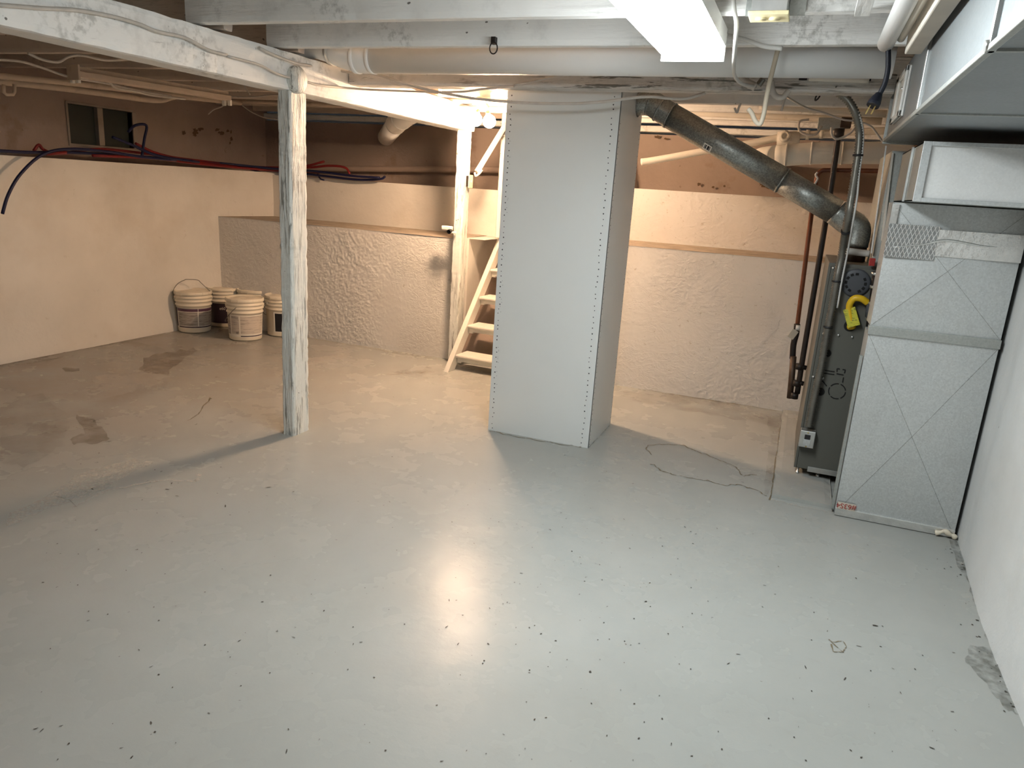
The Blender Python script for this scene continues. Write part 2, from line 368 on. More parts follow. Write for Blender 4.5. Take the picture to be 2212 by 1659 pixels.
wf.box(XR+.005, XU+.006, wy0-.012, wy1+.012, wz1, wz1+.012); wf.box(XR+.005, XU+.006, wy0-.012, wy1+.03, wz0-.014, wz0)
wf.box(XR+.005, XU+.006, wy0-.012, wy0, wz0, wz1); wf.box(XR+.005, XU+.008, wy1, wy1+.03, wz0, wz1)
wf.box(XR+.01, XU-.005, ym-.018, ym+.018, wz0, wz1)
wf.build('window_frame', 'window_wood', win, .004)
for (a, b) in ((wy0, ym-.018), (ym+.018, wy1)):
    MB().box(XR+.012, XR+.018, a, b, wz0, wz1).build('window_pane', 'glass', win)
# back wall: two stepped stucco tiers either side of the stair recess, then the dark upper wall
wb = MB()
YL, YM, YU = 3.82, 4.22, 4.6
SX0, SX1 = -1.80, -1.02
def trowel(u, v, seed=0.0):
    m = noise.noise(Vector((u*2.3+seed, v*2.6, 1.7)))*1.5+.52+.35*noise.noise(Vector((u*6, v*6+seed, 4)))
    m = max(.10, min(1.0, m))
    th = noise.noise(Vector((u*1.1, v*1.1, seed+9)))*2.6+.9*noise.noise(Vector((u*3.1, v*3.1, seed+3)))
    c, s_ = math.cos(th), math.sin(th); a = u*c+v*s_; b = -u*s_+v*c
    w = noise.noise(Vector((a*12, b*58, seed)))
    ridge = max(0.0, 1-abs(w)*4.2)
    peb = noise.noise(Vector((u*44, v*44, seed)))*.6+noise.noise(Vector((u*85, v*85, seed+2)))*.4
    return (ridge*.0027+max(-.15, peb)*.0038)*m*(.75+.5*noise.noise(Vector((u*1.7, v*1.7, seed+5))))+peb*.0005
def stc2(seed):
    def f(p): return Vector((p.x, p.y-trowel(p.x, p.z, seed)-noise.noise(Vector((p.x*2+seed, 0, p.z*2)))*.006, p.z))
    return f
def stc(a): 
    def f(p): return Vector((p.x, p.y-noise.noise(Vector((p.x*3+a, 0, p.z*3)))*.012, p.z))
    return f
zl1, zl2 = -.296, -.250
# left lower tier
grid(wb, (-3.55,YL,-1.02), (SX0+3.55,0,0), (0,0,1.02+zl1), 330, 135, 0, stc2(0))
grid(wb, (-3.55,YL-.004,zl1), (SX0+3.55,0,0), (0,YM-YL+.02,.004), 20, 2, 2)
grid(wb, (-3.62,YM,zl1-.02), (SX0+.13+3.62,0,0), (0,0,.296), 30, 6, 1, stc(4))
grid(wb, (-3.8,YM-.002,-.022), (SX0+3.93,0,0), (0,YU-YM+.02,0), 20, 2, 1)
# rounded end of the wall at the stairs and the reveal beside them
grid(wb, (SX0,YL,-1.02), (0,YU-YL,0), (0,0,1.02+zl1), 8, 10, 1, lambda p: Vector((p.x+noise.noise(p*3)*.006, p.y, p.z)))
grid(wb, (SX0,YL+.06,zl1), (.13,0,0), (0,YU-YL,0), 3, 3, 1)
grid(wb, (SX0+.035,YL+.06,-1.02), (0,YU-YL,0), (0,0,1.02+zl1), 8, 10, 1)
wb.quad((SX0,YL+.06,-1.02),(SX0+.035,YL+.06,-1.02),(SX0+.035,YL+.06,zl1),(SX0,YL+.06,zl1),1)
wb.quad((SX0+.13,YM,zl1),(SX0+.13,YU,zl1),(SX0+.13,YU,-.02),(SX0+.13,YM,-.02),1)
# right tiers
grid(wb, (SX1,YL,-1.02), (1.25,0,0), (0,0,1.02+zl2), 240, 142, 0, stc2(9))
grid(wb, (SX1+1.25,YL,-1.02), (.45,0,0), (0,0,1.02+zl2), 4, 4, 0)
grid(wb, (SX1,YL-.004,zl2), (1.7,0,0), (0,YM-YL+.02,.004), 20, 2, 2)
grid(wb, (SX1,YM,zl2-.02), (1.7,0,0), (0,0,.31), 300, 55, 0, stc2(13))
grid(wb, (SX1,YM-.002,.038), (1.8,0,0), (0,YU-YM+.02,0), 20, 2, 1)
wb.quad((SX1,YL,-1.02),(SX1,YU,-1.02),(SX1,YU,zl2),(SX1,YL,zl2),1); wb.quad((SX1,YM,zl2),(SX1,YU,zl2),(SX1,YU,.038),(SX1,YM,.038),1)
# rough sloping bank under the stairs
grid(wb, (SX0,3.80,-.99), (SX1-SX0,0,0), (0,.62,.72), 12, 12, 3, lambda p: Vector((p.x, p.y+noise.noise(p*5)*.03, p.z+noise.noise(p*6)*.03)))
# upper wall
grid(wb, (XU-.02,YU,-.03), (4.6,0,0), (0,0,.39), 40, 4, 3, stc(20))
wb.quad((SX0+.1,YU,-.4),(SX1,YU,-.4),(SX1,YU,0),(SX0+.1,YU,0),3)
struct(wb.build('wall_back', ['stucco', 'wall_smooth', 'wall_ledge', 'wall_upper']))
# sill plate on top of the upper wall
sb = MB().rbox(XU, .75, YU-.02, YU+.12, .372, ZJ, 0, 60, .004, 3); struct(sb.build('trim_1', 'wood_x'))
# right wall, uneven and swelling where it meets the floor
wr = MB()
def bul(y):
    K = [(-1.6,.05),(1.0,.045),(1.61,.042),(1.95,.043),(2.11,.034),(2.35,.018),(2.56,.004),(4.7,0)]
    for (a, va), (b, vb) in zip(K, K[1:]):
        if a <= y <= b: return va+(vb-va)*(y-a)/(b-a)
    return 0
def fr_(p):
    e = math.exp(-(p.z+1)/.16)
    return Vector((.614-bul(p.y)*e-.010*(1-e)*(0 if p.y > 2.4 else 1)+noise.noise(Vector((p.y*2.5, p.z*2, 5)))*.006-noise.noise(Vector((p.y*9, 0, 2)))*.007*e, p.y, p.z))
grid(wr, (0,-1.6,-1.01), (0,6.3,0), (0,0,1.55), 150, 50, 0, fr_)
struct(wr.build('wall_right', 'wall_right'))
wfm = MB(); grid(wfm, (-4.2,-1.6,-1.01), (5.1,0,0), (0,0,1.55), 8, 4); struct(wfm.build('wall_front', 'wall_smooth'))

# ------------------------------------------------------------------ marks on the floor (children of the floor)
def stain_mat(name, col, alpha, sc, lo, hi, rough=.6):
    m, nt, b = newmat(name); v = mapping(nt, (1,1,1))
    b.inputs['Base Color'].default_value = (*col, 1); b.inputs['Roughness'].default_value = rough
    k = ramp(nt, tex(nt, v, sc, 6, .65), lo, hi); nt.links.new(mathn(nt, 'MULTIPLY', k, alpha), b.inputs['Alpha']); return m
MT['st_brown'] = stain_mat('brown water stain', (.25,.18,.115), .40, 9, .25, .6)
MT['st_brown2'] = stain_mat('faint brown stain', (.30,.23,.165), .30, 4, .40, .75)
MT['st_edge'] = stain_mat('rusty crack line', (.20,.155,.09), .9, 60, .36, .52)
MT['st_black'] = stain_mat('mould', (.10,.095,.07), .45, 16, .40, .66, .9)
MT['st_pale'] = stain_mat('pale worn paint', (.72,.66,.58), .5, 50, .35, .6)
def ragged(pts, amp, sub=5, seed=0, closed=True):
    P = [Vector((p[0], p[1])) for p in pts]; out = []; n = len(P)
    for i in range(n if closed else n-1):
        a = P[i]; b = P[(i+1) % n]
        for j in range(sub):
            t = j/sub; q = a.lerp(b, t); L = (b-a).length
            out.append(q+Vector((noise.noise(Vector((q.x*.11, q.y*.11, seed))), noise.noise(Vector((q.x*.11, q.y*.11, seed+7)))))*amp)
    return out
def patch(pxs, name, mat, amp=6, dz=.0012, seed=0, parent=None, fn=None):
    P = [pZ(q.x, q.y, -1) for q in ragged(pxs, amp, 5, seed)]
    mb = MB(); mb.add([(p.x, p.y, -1+dz) for p in P], [tuple(range(len(P)))])
    o = mb.build(name, mat, floor); return o
def line(pxs, name, mat, w=.004, amp=3, seed=0, dz=.0016):
    P = [pZ(q.x, q.y, -1) for q in ragged(pxs, amp, 6, seed, False)]
    L = []; 
    for i, p in enumerate(P):
        t = (P[min(i+1, len(P)-1)]-P[max(i-1, 0)]).normalized(); n = Vector((-t.y, t.x, 0)); ww = w*(.5+abs(noise.noise(p*30))*1.8)
        L.append((p+n*ww/2, p-n*ww/2))
    mb = MB(); vs = []
    for a, b in L: vs += [(a.x,a.y,-1+dz), (b.x,b.y,-1+dz)]
    mb.add(vs, [(2*i, 2*i+1, 2*i+3, 2*i+2) for i in range(len(L)-1)])
    return mb.build(name, mat, floor)
patch([(305,775),(345,765),(420,752),(425,760),(395,775),(388,788),(365,800),(370,812),(330,806),(300,800),(312,785)], 'floor_stain', 'st_brown', 6, seed=1)
patch([(262,738),(300,738),(345,752),(370,760),(340,764),(300,752)], 'floor_stain', 'st_brown2', 5, seed=2)
patch([(170,900),(165,880),(215,865),(265,850),(320,835),(370,820),(345,850),(300,862),(250,880),(225,905),(195,918)], 'floor_stain', 'st_brown2', 8, seed=3)
patch([(165,898),(200,905),(230,935),(238,950),(200,960),(160,958),(150,950),(185,935)], 'floor_stain', 'st_brown', 7, seed=4)
patch([(135,795),(170,796),(172,802),(140,804)], 'floor_stain', 'st_brown', 3, seed=5)
patch([(0,780),(0,800),(80,790),(140,772),(90,776)], 'floor_stain', 'st_brown2', 4, seed=8)
patch([(0,870),(90,850),(150,900),(140,960),(60,1010),(0,1000)], 'floor_stain', 'st_brown2', 10, seed=6)
patch([(1345,845),(1430,850),(1560,868),(1690,892),(1720,900),(1690,925),(1560,900),(1440,880),(1345,862)], 'floor_stain', 'st_brown2', 6, seed=9)
patch([(1655,895),(1700,893),(1690,940),(1680,1000),(1665,1060),(1650,1070),(1655,1000),(1665,950)], 'floor_stain', 'st_brown2', 6, seed=10)
patch([(840,805),(900,800),(955,790),(955,808),(900,812)], 'floor_stain', 'st_brown2', 5, seed=11)
patch([(120,1060),(180,1020),(290,990),(330,1000),(260,1035),(200,1070),(150,1085),(60,1120),(10,1140),(20,1110)], 'floor_stain', 'st_pale', 8, seed=12)
patch([(2095,1395),(2145,1400),(2165,1440),(2185,1500),(2200,1550),(2165,1525),(2130,1480),(2085,1430)], 'floor_stain', 'st_black', 8, seed=13)
patch([(2050,1165),(2066,1168),(2080,1210),(2095,1260),(2075,1235)], 'floor_stain', 'st_black', 5, seed=14)
line([(165,1095),(150,1080),(115,1072)], 'floor_crack', 'st_black', .004, 3, 1)
line([(160,1095),(230,1060),(275,1052),(340,1038),(425,1040),(432,1028),(420,1022)], 'floor_crack', 'st_pale', .014, 3, 2)
line([(455,860),(442,875),(430,895),(400,912)], 'floor_crack', 'st_edge', .006, 3, 3)
line([(1480,962),(1435,960),(1400,962),(1396,970),(1410,985)], 'floor_crack', 'st_edge', .006, 3, 4)
line([(1405,1003),(1440,1022),(1480,1030),(1530,1040),(1560,1048),(1600,1048),(1640,1062),(1660,1075)], 'floor_crack', 'st_edge', .005, 4, 5)
line([(1475,962),(1500,974),(1550,992),(1590,1010),(1605,1028),(1640,1025)], 'floor_crack', 'st_edge', .006, 4, 6)
line([(1663,1078),(1672,1030),(1680,960),(1691,895)], 'floor_crack', 'st_edge', .006, 4, 7)
line([(835,810),(890,806),(950,804)], 'floor_crack', 'st_edge', .006, 4, 8)
line([(1795,1388),(1820,1386),(1828,1398),(1820,1410),(1800,1408),(1796,1390)], 'floor_crack', 'st_edge', .003, 2, 9)
line([(1790,1382),(1812,1402),(1825,1412)], 'floor_crack', 'st_edge', .003, 2, 10)
line([(1388,952),(1402,952),(1390,958),(1396,962)], 'floor_crack', 'st_black', .003, 1, 11)
line([(1056,931),(1120,945),(1200,958),(1268,969)], 'floor_crack', 'st_edge', .006, 3, 12)
line([(1270,968),(1300,938),(1320,916)], 'floor_crack', 'st_black', .005, 2, 13)
line([(660,729),(760,746),(860,764),(960,779)], 'floor_crack', 'st_edge', .006, 2, 14)
line([(1345,834),(1450,851),(1560,868),(1700,892)], 'floor_crack', 'st_edge', .007, 2, 15)
line([(0,790),(90,772),(190,753),(280,737),(366,721)], 'floor_crack', 'st_edge', .007, 2, 16)
line([(1668,1080),(1730,1094),(1800,1110)], 'floor_crack', 'st_pale', .010, 2, 17)
line([(2064,1164),(2085,1230),(2108,1300),(2135,1375),(2165,1440),(2205,1540)], 'floor_crack', 'st_black', .012, 5, 18)
MT['speck'] = surf('specks of dirt', (.07,.06,.05), .9)
spk = MB(); rnd = random.Random(11)
def spot(px, py, r, el=1.0):
    p = pZ(px, py, -1); a = rnd.random()*PI; k = 7; vs = []
    for j in range(k):
        t = 2*PI*j/k; rr = r*(.6+.7*rnd.random()); x = math.cos(t)*rr*el; y = math.sin(t)*rr/el**.5
        vs.append((p.x+x*math.cos(a)-y*math.sin(a), p.y+x*math.sin(a)+y*math.cos(a), -.9985))
    spk.add(vs, [tuple(range(k))])
for _ in range(260): spot(rnd.uniform(60,2060), rnd.uniform(980,1650), rnd.uniform(.0007,.0023), rnd.choice((1,1,1.6,2.6)))
for _ in range(90): spot(rnd.gauss(1260,170), rnd.gauss(1250,130), rnd.uniform(.0006,.0019), rnd.choice((1,1.4)))
for _ in range(70): spot(rnd.uniform(180,1000), rnd.uniform(760,1100), rnd.uniform(.0012,.0035), rnd.choice((1,1.5,2.6)))
for _ in range(40): t = rnd.random(); spot(2060+150*t+rnd.gauss(-14,14), 1175+380*t+rnd.gauss(0,10), rnd.uniform(.0008,.003), 1.3)
for (x, y, r) in ((1890,1352,.005),(2075,1242,.0035),(1275,1452,.003),(1395,1300,.003),(1000,1330,.002),(1155,1555,.002),(700,1320,.002),(1200,1385,.002),(455,862,.006),(468,815,.006),(204,910,.006)): spot(x, y, r, 1.3)
tag(spk.build('floor_speck', 'speck', floor), kind='stuff')

# flaked paint on the dark upper walls
def flake(par, cx, cy, w, h, seed, X=None, Y=None):
    r = random.Random(seed); vs = []; n = 16
    for j in range(n):
        a = 2*PI*j/n; k = .55+.75*r.random(); x, y = cx+math.cos(a)*w*k, cy+math.sin(a)*h*k
        p = pX(x, y, X) if X is not None else pY(x, y, Y); vs.append(p)
    MB().add(vs, [tuple(range(n))]).build('flaked_patch', 'flake', par)
MT['flake'] = surf('bare brown plaster', (.11,.07,.04), .95, 0, .3, 20)
wall_l = bpy.data.objects['wall_left']; wall_b = bpy.data.objects['wall_back']
for k, (x, y, w_, h_) in enumerate(((397,287,5,6),(422,284,8,9),(433,279,7,5),(421,292,6,4),(470,280,6,5),(478,287,8,5),(492,283,4,4),(499,285,3,6),(500,300,4,7),(497,309,3,4))): flake(wall_l, x, y, w_*.8, h_*.8, k, X=XU+.003)
for k, (x, y, w_, h_) in enumerate(((565,340,4,8),(1420,296,9,5),(1440,300,7,3),(1510,398,5,4),(1540,404,4,3),(1565,402,3,3),(1648,398,10,7),(1660,404,7,5),(1790,340,8,3))): flake(wall_b, x, y, w_*.8, h_*.8, k+30, Y=YU-.018)

# concrete pad under the furnace
pz = -.985
pb = MB().rbox(.036, .235, 2.60, 3.80, -1.005, pz, 1, 30, .004, 8)
tag(pb.build('concrete_pad', 'floor'), 'low grey painted concrete pad under the furnace', 'concrete pad')

# ------------------------------------------------------------------ timber
bx = MB().rbox(-1.86, -1.745, .2, 3.84, .278, .405, 1, 110, .0035, 1)
beam = tag(bx.build('support_beam', 'wood_y'), 'long cracked white wooden beam running from upper left to the bulbs', 'beam')
def post(nm, x0, x1, y0, y1, z1, seed, lab, z0=-1.0):
    return tag(MB().rbox(x0, x1, y0, y1, z0, z1, 2, 90, .0032, seed).build(nm, 'wood_z'), lab, 'post')
post('support_post', -1.800, -1.744, 2.262, 2.362, .279, 5, 'chipped white square wooden post standing alone beside the buckets')
post('support_post', -1.802, -1.746, 3.735, 3.815, .279, 9, 'white wooden post at the foot of the stairs under the beam end')
tag(MB().rbox(-1.70, -1.655, 4.10, 4.15, -.292, ZJ, 2, 30, .003, 12).build('stair_post', 'wood_cream'),
    'thin cream post standing on the wall ledge beside the upper stairs', 'post')
jl = 'white floor joists under the ceiling boards'
def joist(x0, x1, y, lab, z0=ZJ, th=.04, m='wood_x', z1=ZT):
    return tag(MB().rbox(x0, x1, y, y+th, z0, z1, 0, 60, .0035, y*7).build('floor_joist', m), lab, 'joist', jl)
joist(-1.80, .72, 1.855, 'white joist nearest the camera, crossing the whole top edge of the photo')
joist(-1.80, .72, 2.215, 'second white joist from the camera, spotted with grey mould, in front of the round duct')
tag(MB().rbox(-1.74, .19, 2.62, 2.71, .347, .405, 0, 90, .005, 33).build('ceiling_header', 'header'),
    'cracked greyish header timber just above and in front of the grey chase', 'header')
hdr = bpy.data.objects['ceiling_header']
for (xa, ya, xb, yb) in ((1612,151,1722,158),(1727,163,1743,173),(1866,164,1881,175)):
    a, b = pY(xa, ya, 2.6165), pY(xb, yb, 2.6165)
    MB().box(a.x, b.x, 2.6165, 2.63, min(a.z,b.z), max(a.z,b.z)).build('dark_slot', 'dark', hdr)
joist(-.66, .72, 3.14, 'wide white joist just behind the metal flue elbow', .368, .05)
for i, y in enumerate((3.44, 3.80, 4.16, 4.44)):
    joist(-1.80, .72, y, ['white joist behind the flue, right over the ceiling bulbs', 'joist between the bulbs and the upper wall, over the bottom stairs', 'second joist out from the upper back wall, right of the beam', 'joist closest to the upper back wall, right of the beam'][i])
for i, y in enumerate((1.90, 2.26, 2.62, 2.98, 3.34, 3.70, 4.06, 4.42)):
    joist(-3.76, -1.74, y+.045, ['%s joist from the camera, on the far left side of the beam' % k for k in ('first', 'second', 'third', 'fourth', 'fifth', 'sixth', 'seventh', 'last and farthest')][i], m='wood_left')

# ------------------------------------------------------------------ the grey chase around the chimney
ch = thing('chimney_chase', 'tall light grey boxed column with rows of nail heads along its edges', 'column', (-.9, 2.94, -1))
cx0, cx1, cy0, cy1, cz = -1.122, -.681, 2.752, 3.128, .372
fp = MB().box(cx0, cx1, cy0, cy0+.010, -1, cz)
r2 = random.Random(3)
def dots(mb, n, pos, ax, u):
    for i in range(n):
        z = -1+(i+.5)/n*(cz+1)+r2.gauss(0,.003); c = pos(z); c = Vector(c)+Vector(u)*r2.gauss(0,.0015)
        mb.disc(c, .0019+.0010*r2.random(), ax, 8, 1)
dots(fp, 62, lambda z: (cx0+.018, cy0-.0008, z), (0,-1,0), (1,0,0))
dots(fp, 60, lambda z: (cx1-.026, cy0-.0008, z), (0,-1,0), (1,0,0))
for i in range(26): 
    z = r2.uniform(-.98, .3); fp.disc((cx0+.026+r2.gauss(0,.002), cy0-.0008, z), .0012, (0,-1,0), 8, 1)
fp.build('front_panel', ['chase', 'nail'], ch)
# right side panel with the round hole for the flue
spn = MB(); hc = Vector((cx1, 3.045, .352)); hr = .052; hs = .08
def sidepanel(mb, x):
    a0, a1 = hc.y-hs, hc.y+hs; b0, b1 = hc.z-hs, min(hc.z+hs, cz-.001)
    mb.quad((x,cy0,-1),(x,cy1,-1),(x,cy1,b0),(x,cy0,b0)); 
    mb.quad((x,cy0,b0),(x,a0,b0),(x,a0,cz+.06),(x,cy0,cz+.06)); mb.quad((x,a1,b0),(x,cy1,b0),(x,cy1,cz+.06),(x,a1,cz+.06))
    n = 32; vs = []
    for j in range(n):
        a = 2*PI*j/n; c, s_ = math.cos(a), math.sin(a); k = 1/max(abs(c), abs(s_))
        vs.append((x, hc.y+c*hr, hc.z+s_*hr)); vs.append((x, hc.y+c*k*hs, hc.z+s_*k*hs))
    mb.add(vs, [(2*j, 2*j+1, (2*j+3) % (2*n), (2*j+2) % (2*n)) for j in range(n)])
sidepanel(spn, cx1); sidepanel(spn, cx1-.008)
spn.lathe(hc-Vector((.008,0,0)), [(hr,0),(hr,.008)], 32, (1,0,0))
dots(spn, 64, lambda z: (cx1+.0008, cy0+.020, min(z, .25)), (1,0,0), (0,1,0)); dots(spn, 60, lambda z: (cx1+.0008, cy1-.014, min(z, .25)), (1,0,0), (0,1,0))
spn.build('side_panel', ['chase', 'nail'], ch)
MB().box(cx0, cx0+.01, cy0+.010, cy1-.01, -1, cz).build('side_panel', 'chase', ch)
MB().box(cx0, cx1-.008, cy1-.01, cy1, -1, cz).build('back_panel', 'chase', ch)
MB().box(cx0+.012, cx1-.07, cy0+.06, cy1-.06, -1, cz).build('dark_core', 'dark', ch)

# ------------------------------------------------------------------ stairs
st = thing('wooden_stairs', 'steep cream painted open wooden stairs half hidden behind the grey column', 'stairs', (-1.4, 3.8, -1))
fx, fy = -1.726, 3.532; A = math.radians(-4); dx_, dy_ = math.cos(A), math.sin(A); ex, ey = -dy_, dx_
def SP(u, v, z): return Vector((fx+dx_*u+ex*v, fy+dy_*u+ey*v, z))   # u across, v up the flight
W_ = .60; run, rise = .123, .1495
for u in (0, W_-.03):
    m = MB(); n = 7
    a = [SP(u,0,-1), SP(u,.075,-1), SP(u,.075+run*8.4,-1+rise*8.4-.0), SP(u,run*8.4,-1+rise*8.4)]
    b = [p+Vector((dx_,dy_,0))*.03 for p in a]
    m.add(a+b, [(0,1,2,3),(7,6,5,4),(0,4,5,1),(1,5,6,2),(2,6,7,3),(3,7,4,0)]); m.build('stringer', 'wood_cream', st, .003)
for i in range(1, 9):
    z = -1+rise*i-.07+.006; v = run*i-.045+.008
    m = MB(); p0 = SP(.03, v, z); 
    ax, ay = Vector((dx_,dy_,0)), Vector((ex,ey,0))
    m.obox(SP(W_/2, v+.062, z-.008), ax, ay, (0,0,1), W_/2-.03, .062, .009)
    nose = [SP(.03, v, z-.008), SP(W_-.03, v, z-.008)]
    m.tube(nose, .0095, 10, True)
    m.obox(SP(W_/2, v+.012, z-.027), ax, ay, (0,0,1), W_/2-.034, .006, .011)
    m.build('tread', 'wood_cream', st, .002)
    for u in (.045, W_-.06):
        MB().obox(SP(u, v+.06, z-.032), ax, ay, (0,0,1), .012, .05, .014).build('cleat', 'wood_cream', st)
rl = thing('stair_handrail', 'slanting cream handrail rising from the stair post to the ceiling', 'handrail', (-1.7, 3.84, .07))
ra = Vector((-1.725, 3.85, .070)); rbb = Vector((-1.645, 4.08, .372))
MB().bar(ra, rbb, .018, .026).build('rail', 'wood_cream', rl, .003)
MB().tube([ra+Vector((-.012,0,-.004)), ra+Vector((0,-.01,-.02)), ra+Vector((.018,0,-.004)), ra+Vector((.030,.004,.014))], .006, 8).build('rail_bracket', 'wood_cream', rl)
bxo = thing('switch_box', 'small yellowed switch box on the right side of the stair post', 'switch box', (-1.735, 3.79, -.01))
bp_ = pX(1030,393,-1.735)
MB().box(-1.745, -1.730, 3.76, 3.80, bp_.z-.028, bp_.z+.028).build('back_box', 'ironpipe', bxo)
MB().box(-1.730, -1.725, 3.755, 3.805, bp_.z-.034, bp_.z+.034).build('cover_plate', 'ivory', bxo, .002)
MB().box(-1.725, -1.719, 3.777, 3.783, bp_.z-.006, bp_.z+.006).build('toggle', 'ivory', bxo)
sn = thing('motion_sensor', 'small white sensor lamp screwed to the left edge of the stair post', 'sensor', (-1.81, 3.72, -.245))
c = pX(980,495,-1.80); c.y = 3.72
MB().obox(c+Vector((-.022,-.012,.006)), (1,0,0), (0,1,0), (0,0,1), .030, .016, .011).build('housing', 'white_plastic', sn, .008)
MB().lathe(c+Vector((.004,-.028,-.008)), [(0,-.010),(.009,-.009),(.012,0),(.012,.016)], 20, (0,-1,-.3)).build('lens', 'black', sn)
MB().obox(c+Vector((.012,-.004,-.016)), (1,0,0), (0,1,0), (0,0,1), .016, .009, .005).build('mount', 'white_plastic', sn, .003)

# ------------------------------------------------------------------ lamps
fx_ = thing('ceiling_light', 'long bright fluorescent wraparound light under the joists at top', 'ceiling light', (-.33, 1.5, .33))
lx0, lx1, ly0, ly1, lz0, lz1 = -.404, -.250, 1.02, 2.02, .335, .400
m = MB(); prof = []
for (x, z) in ((lx0,lz1-.030),(lx0+.002,lz0+.016),(lx0+.014,lz0+.003),(lx0+.03,lz0),(lx1-.03,lz0),(lx1-.014,lz0+.003),(lx1-.002,lz0+.016),(lx1,lz1-.030)): prof.append((x, z))
n = len(prof); m.add([(x,ly0+.006,z) for x, z in prof]+[(x,ly1-.006,z) for x, z in prof], [(j, j+1, n+j+1, n+j) for j in range(n-1)]+[tuple(range(n)), tuple(range(n, 2*n))[::-1]])
m.build('lens', 'lens', fx_)
for (a, b) in ((ly0, ly0+.006), (ly1-.006, ly1)):
    MB().box(lx0-.002, lx1+.002, a, b, lz0-.001, lz1).build('end_cap', 'white_plastic', fx_, .003)
MB().box(lx0-.001, lx1+.001, ly0+.0065, ly1-.0065, lz1-.030, lz1+.009).build('housing', 'white_plastic', fx_)
BX, BY, BZ = -1.52, 3.43, .305
hold = thing('lamp_holder', 'twin porcelain lamp holder fixed under the joist beside the beam', 'lamp holder', (BX, BY, BZ))
MB().lathe((BX,BY,ZJ-.062), [(0,.062),(.034,.062),(.036,.048),(.024,.040),(.022,.034),(0,.034)], 24).build('base', 'ceramic', hold)
MB().tube([(BX-.028,BY,BZ+.045),(BX,BY,ZJ-.02),(BX+.028,BY,BZ+.045)], .010, 10).build('socket_arm', 'ceramic', hold)
for sgn in (-1, 1):
    lab = 'glowing warm bulb in the twin lamp holder, %s' % ('the one nearer the beam' if sgn < 0 else 'the one nearer the grey column')
    bt = thing('light_bulb', lab, 'light bulb', (BX+sgn*.03, BY, BZ), 'lit bulbs beside the beam')
    cpos = Vector((BX+sgn*.036, BY, BZ-.002+(-.003*sgn)))
    pr = [(0,-.031)]+[(.031*math.sin(a), -.031*math.cos(a)) for a in [PI*k/12 for k in range(1,10)]]+[(.011,.031),(.0095,.036)]
    MB().lathe(cpos, pr, 24, (-sgn*.25,0,1)).build('glass_globe', 'bulbglow', bt)
    MB().lathe(cpos, [(.010,.034),(.010,.050),(0,.050)], 16, (-sgn*.25,0,1)).build('screw_base', 'brass', bt)

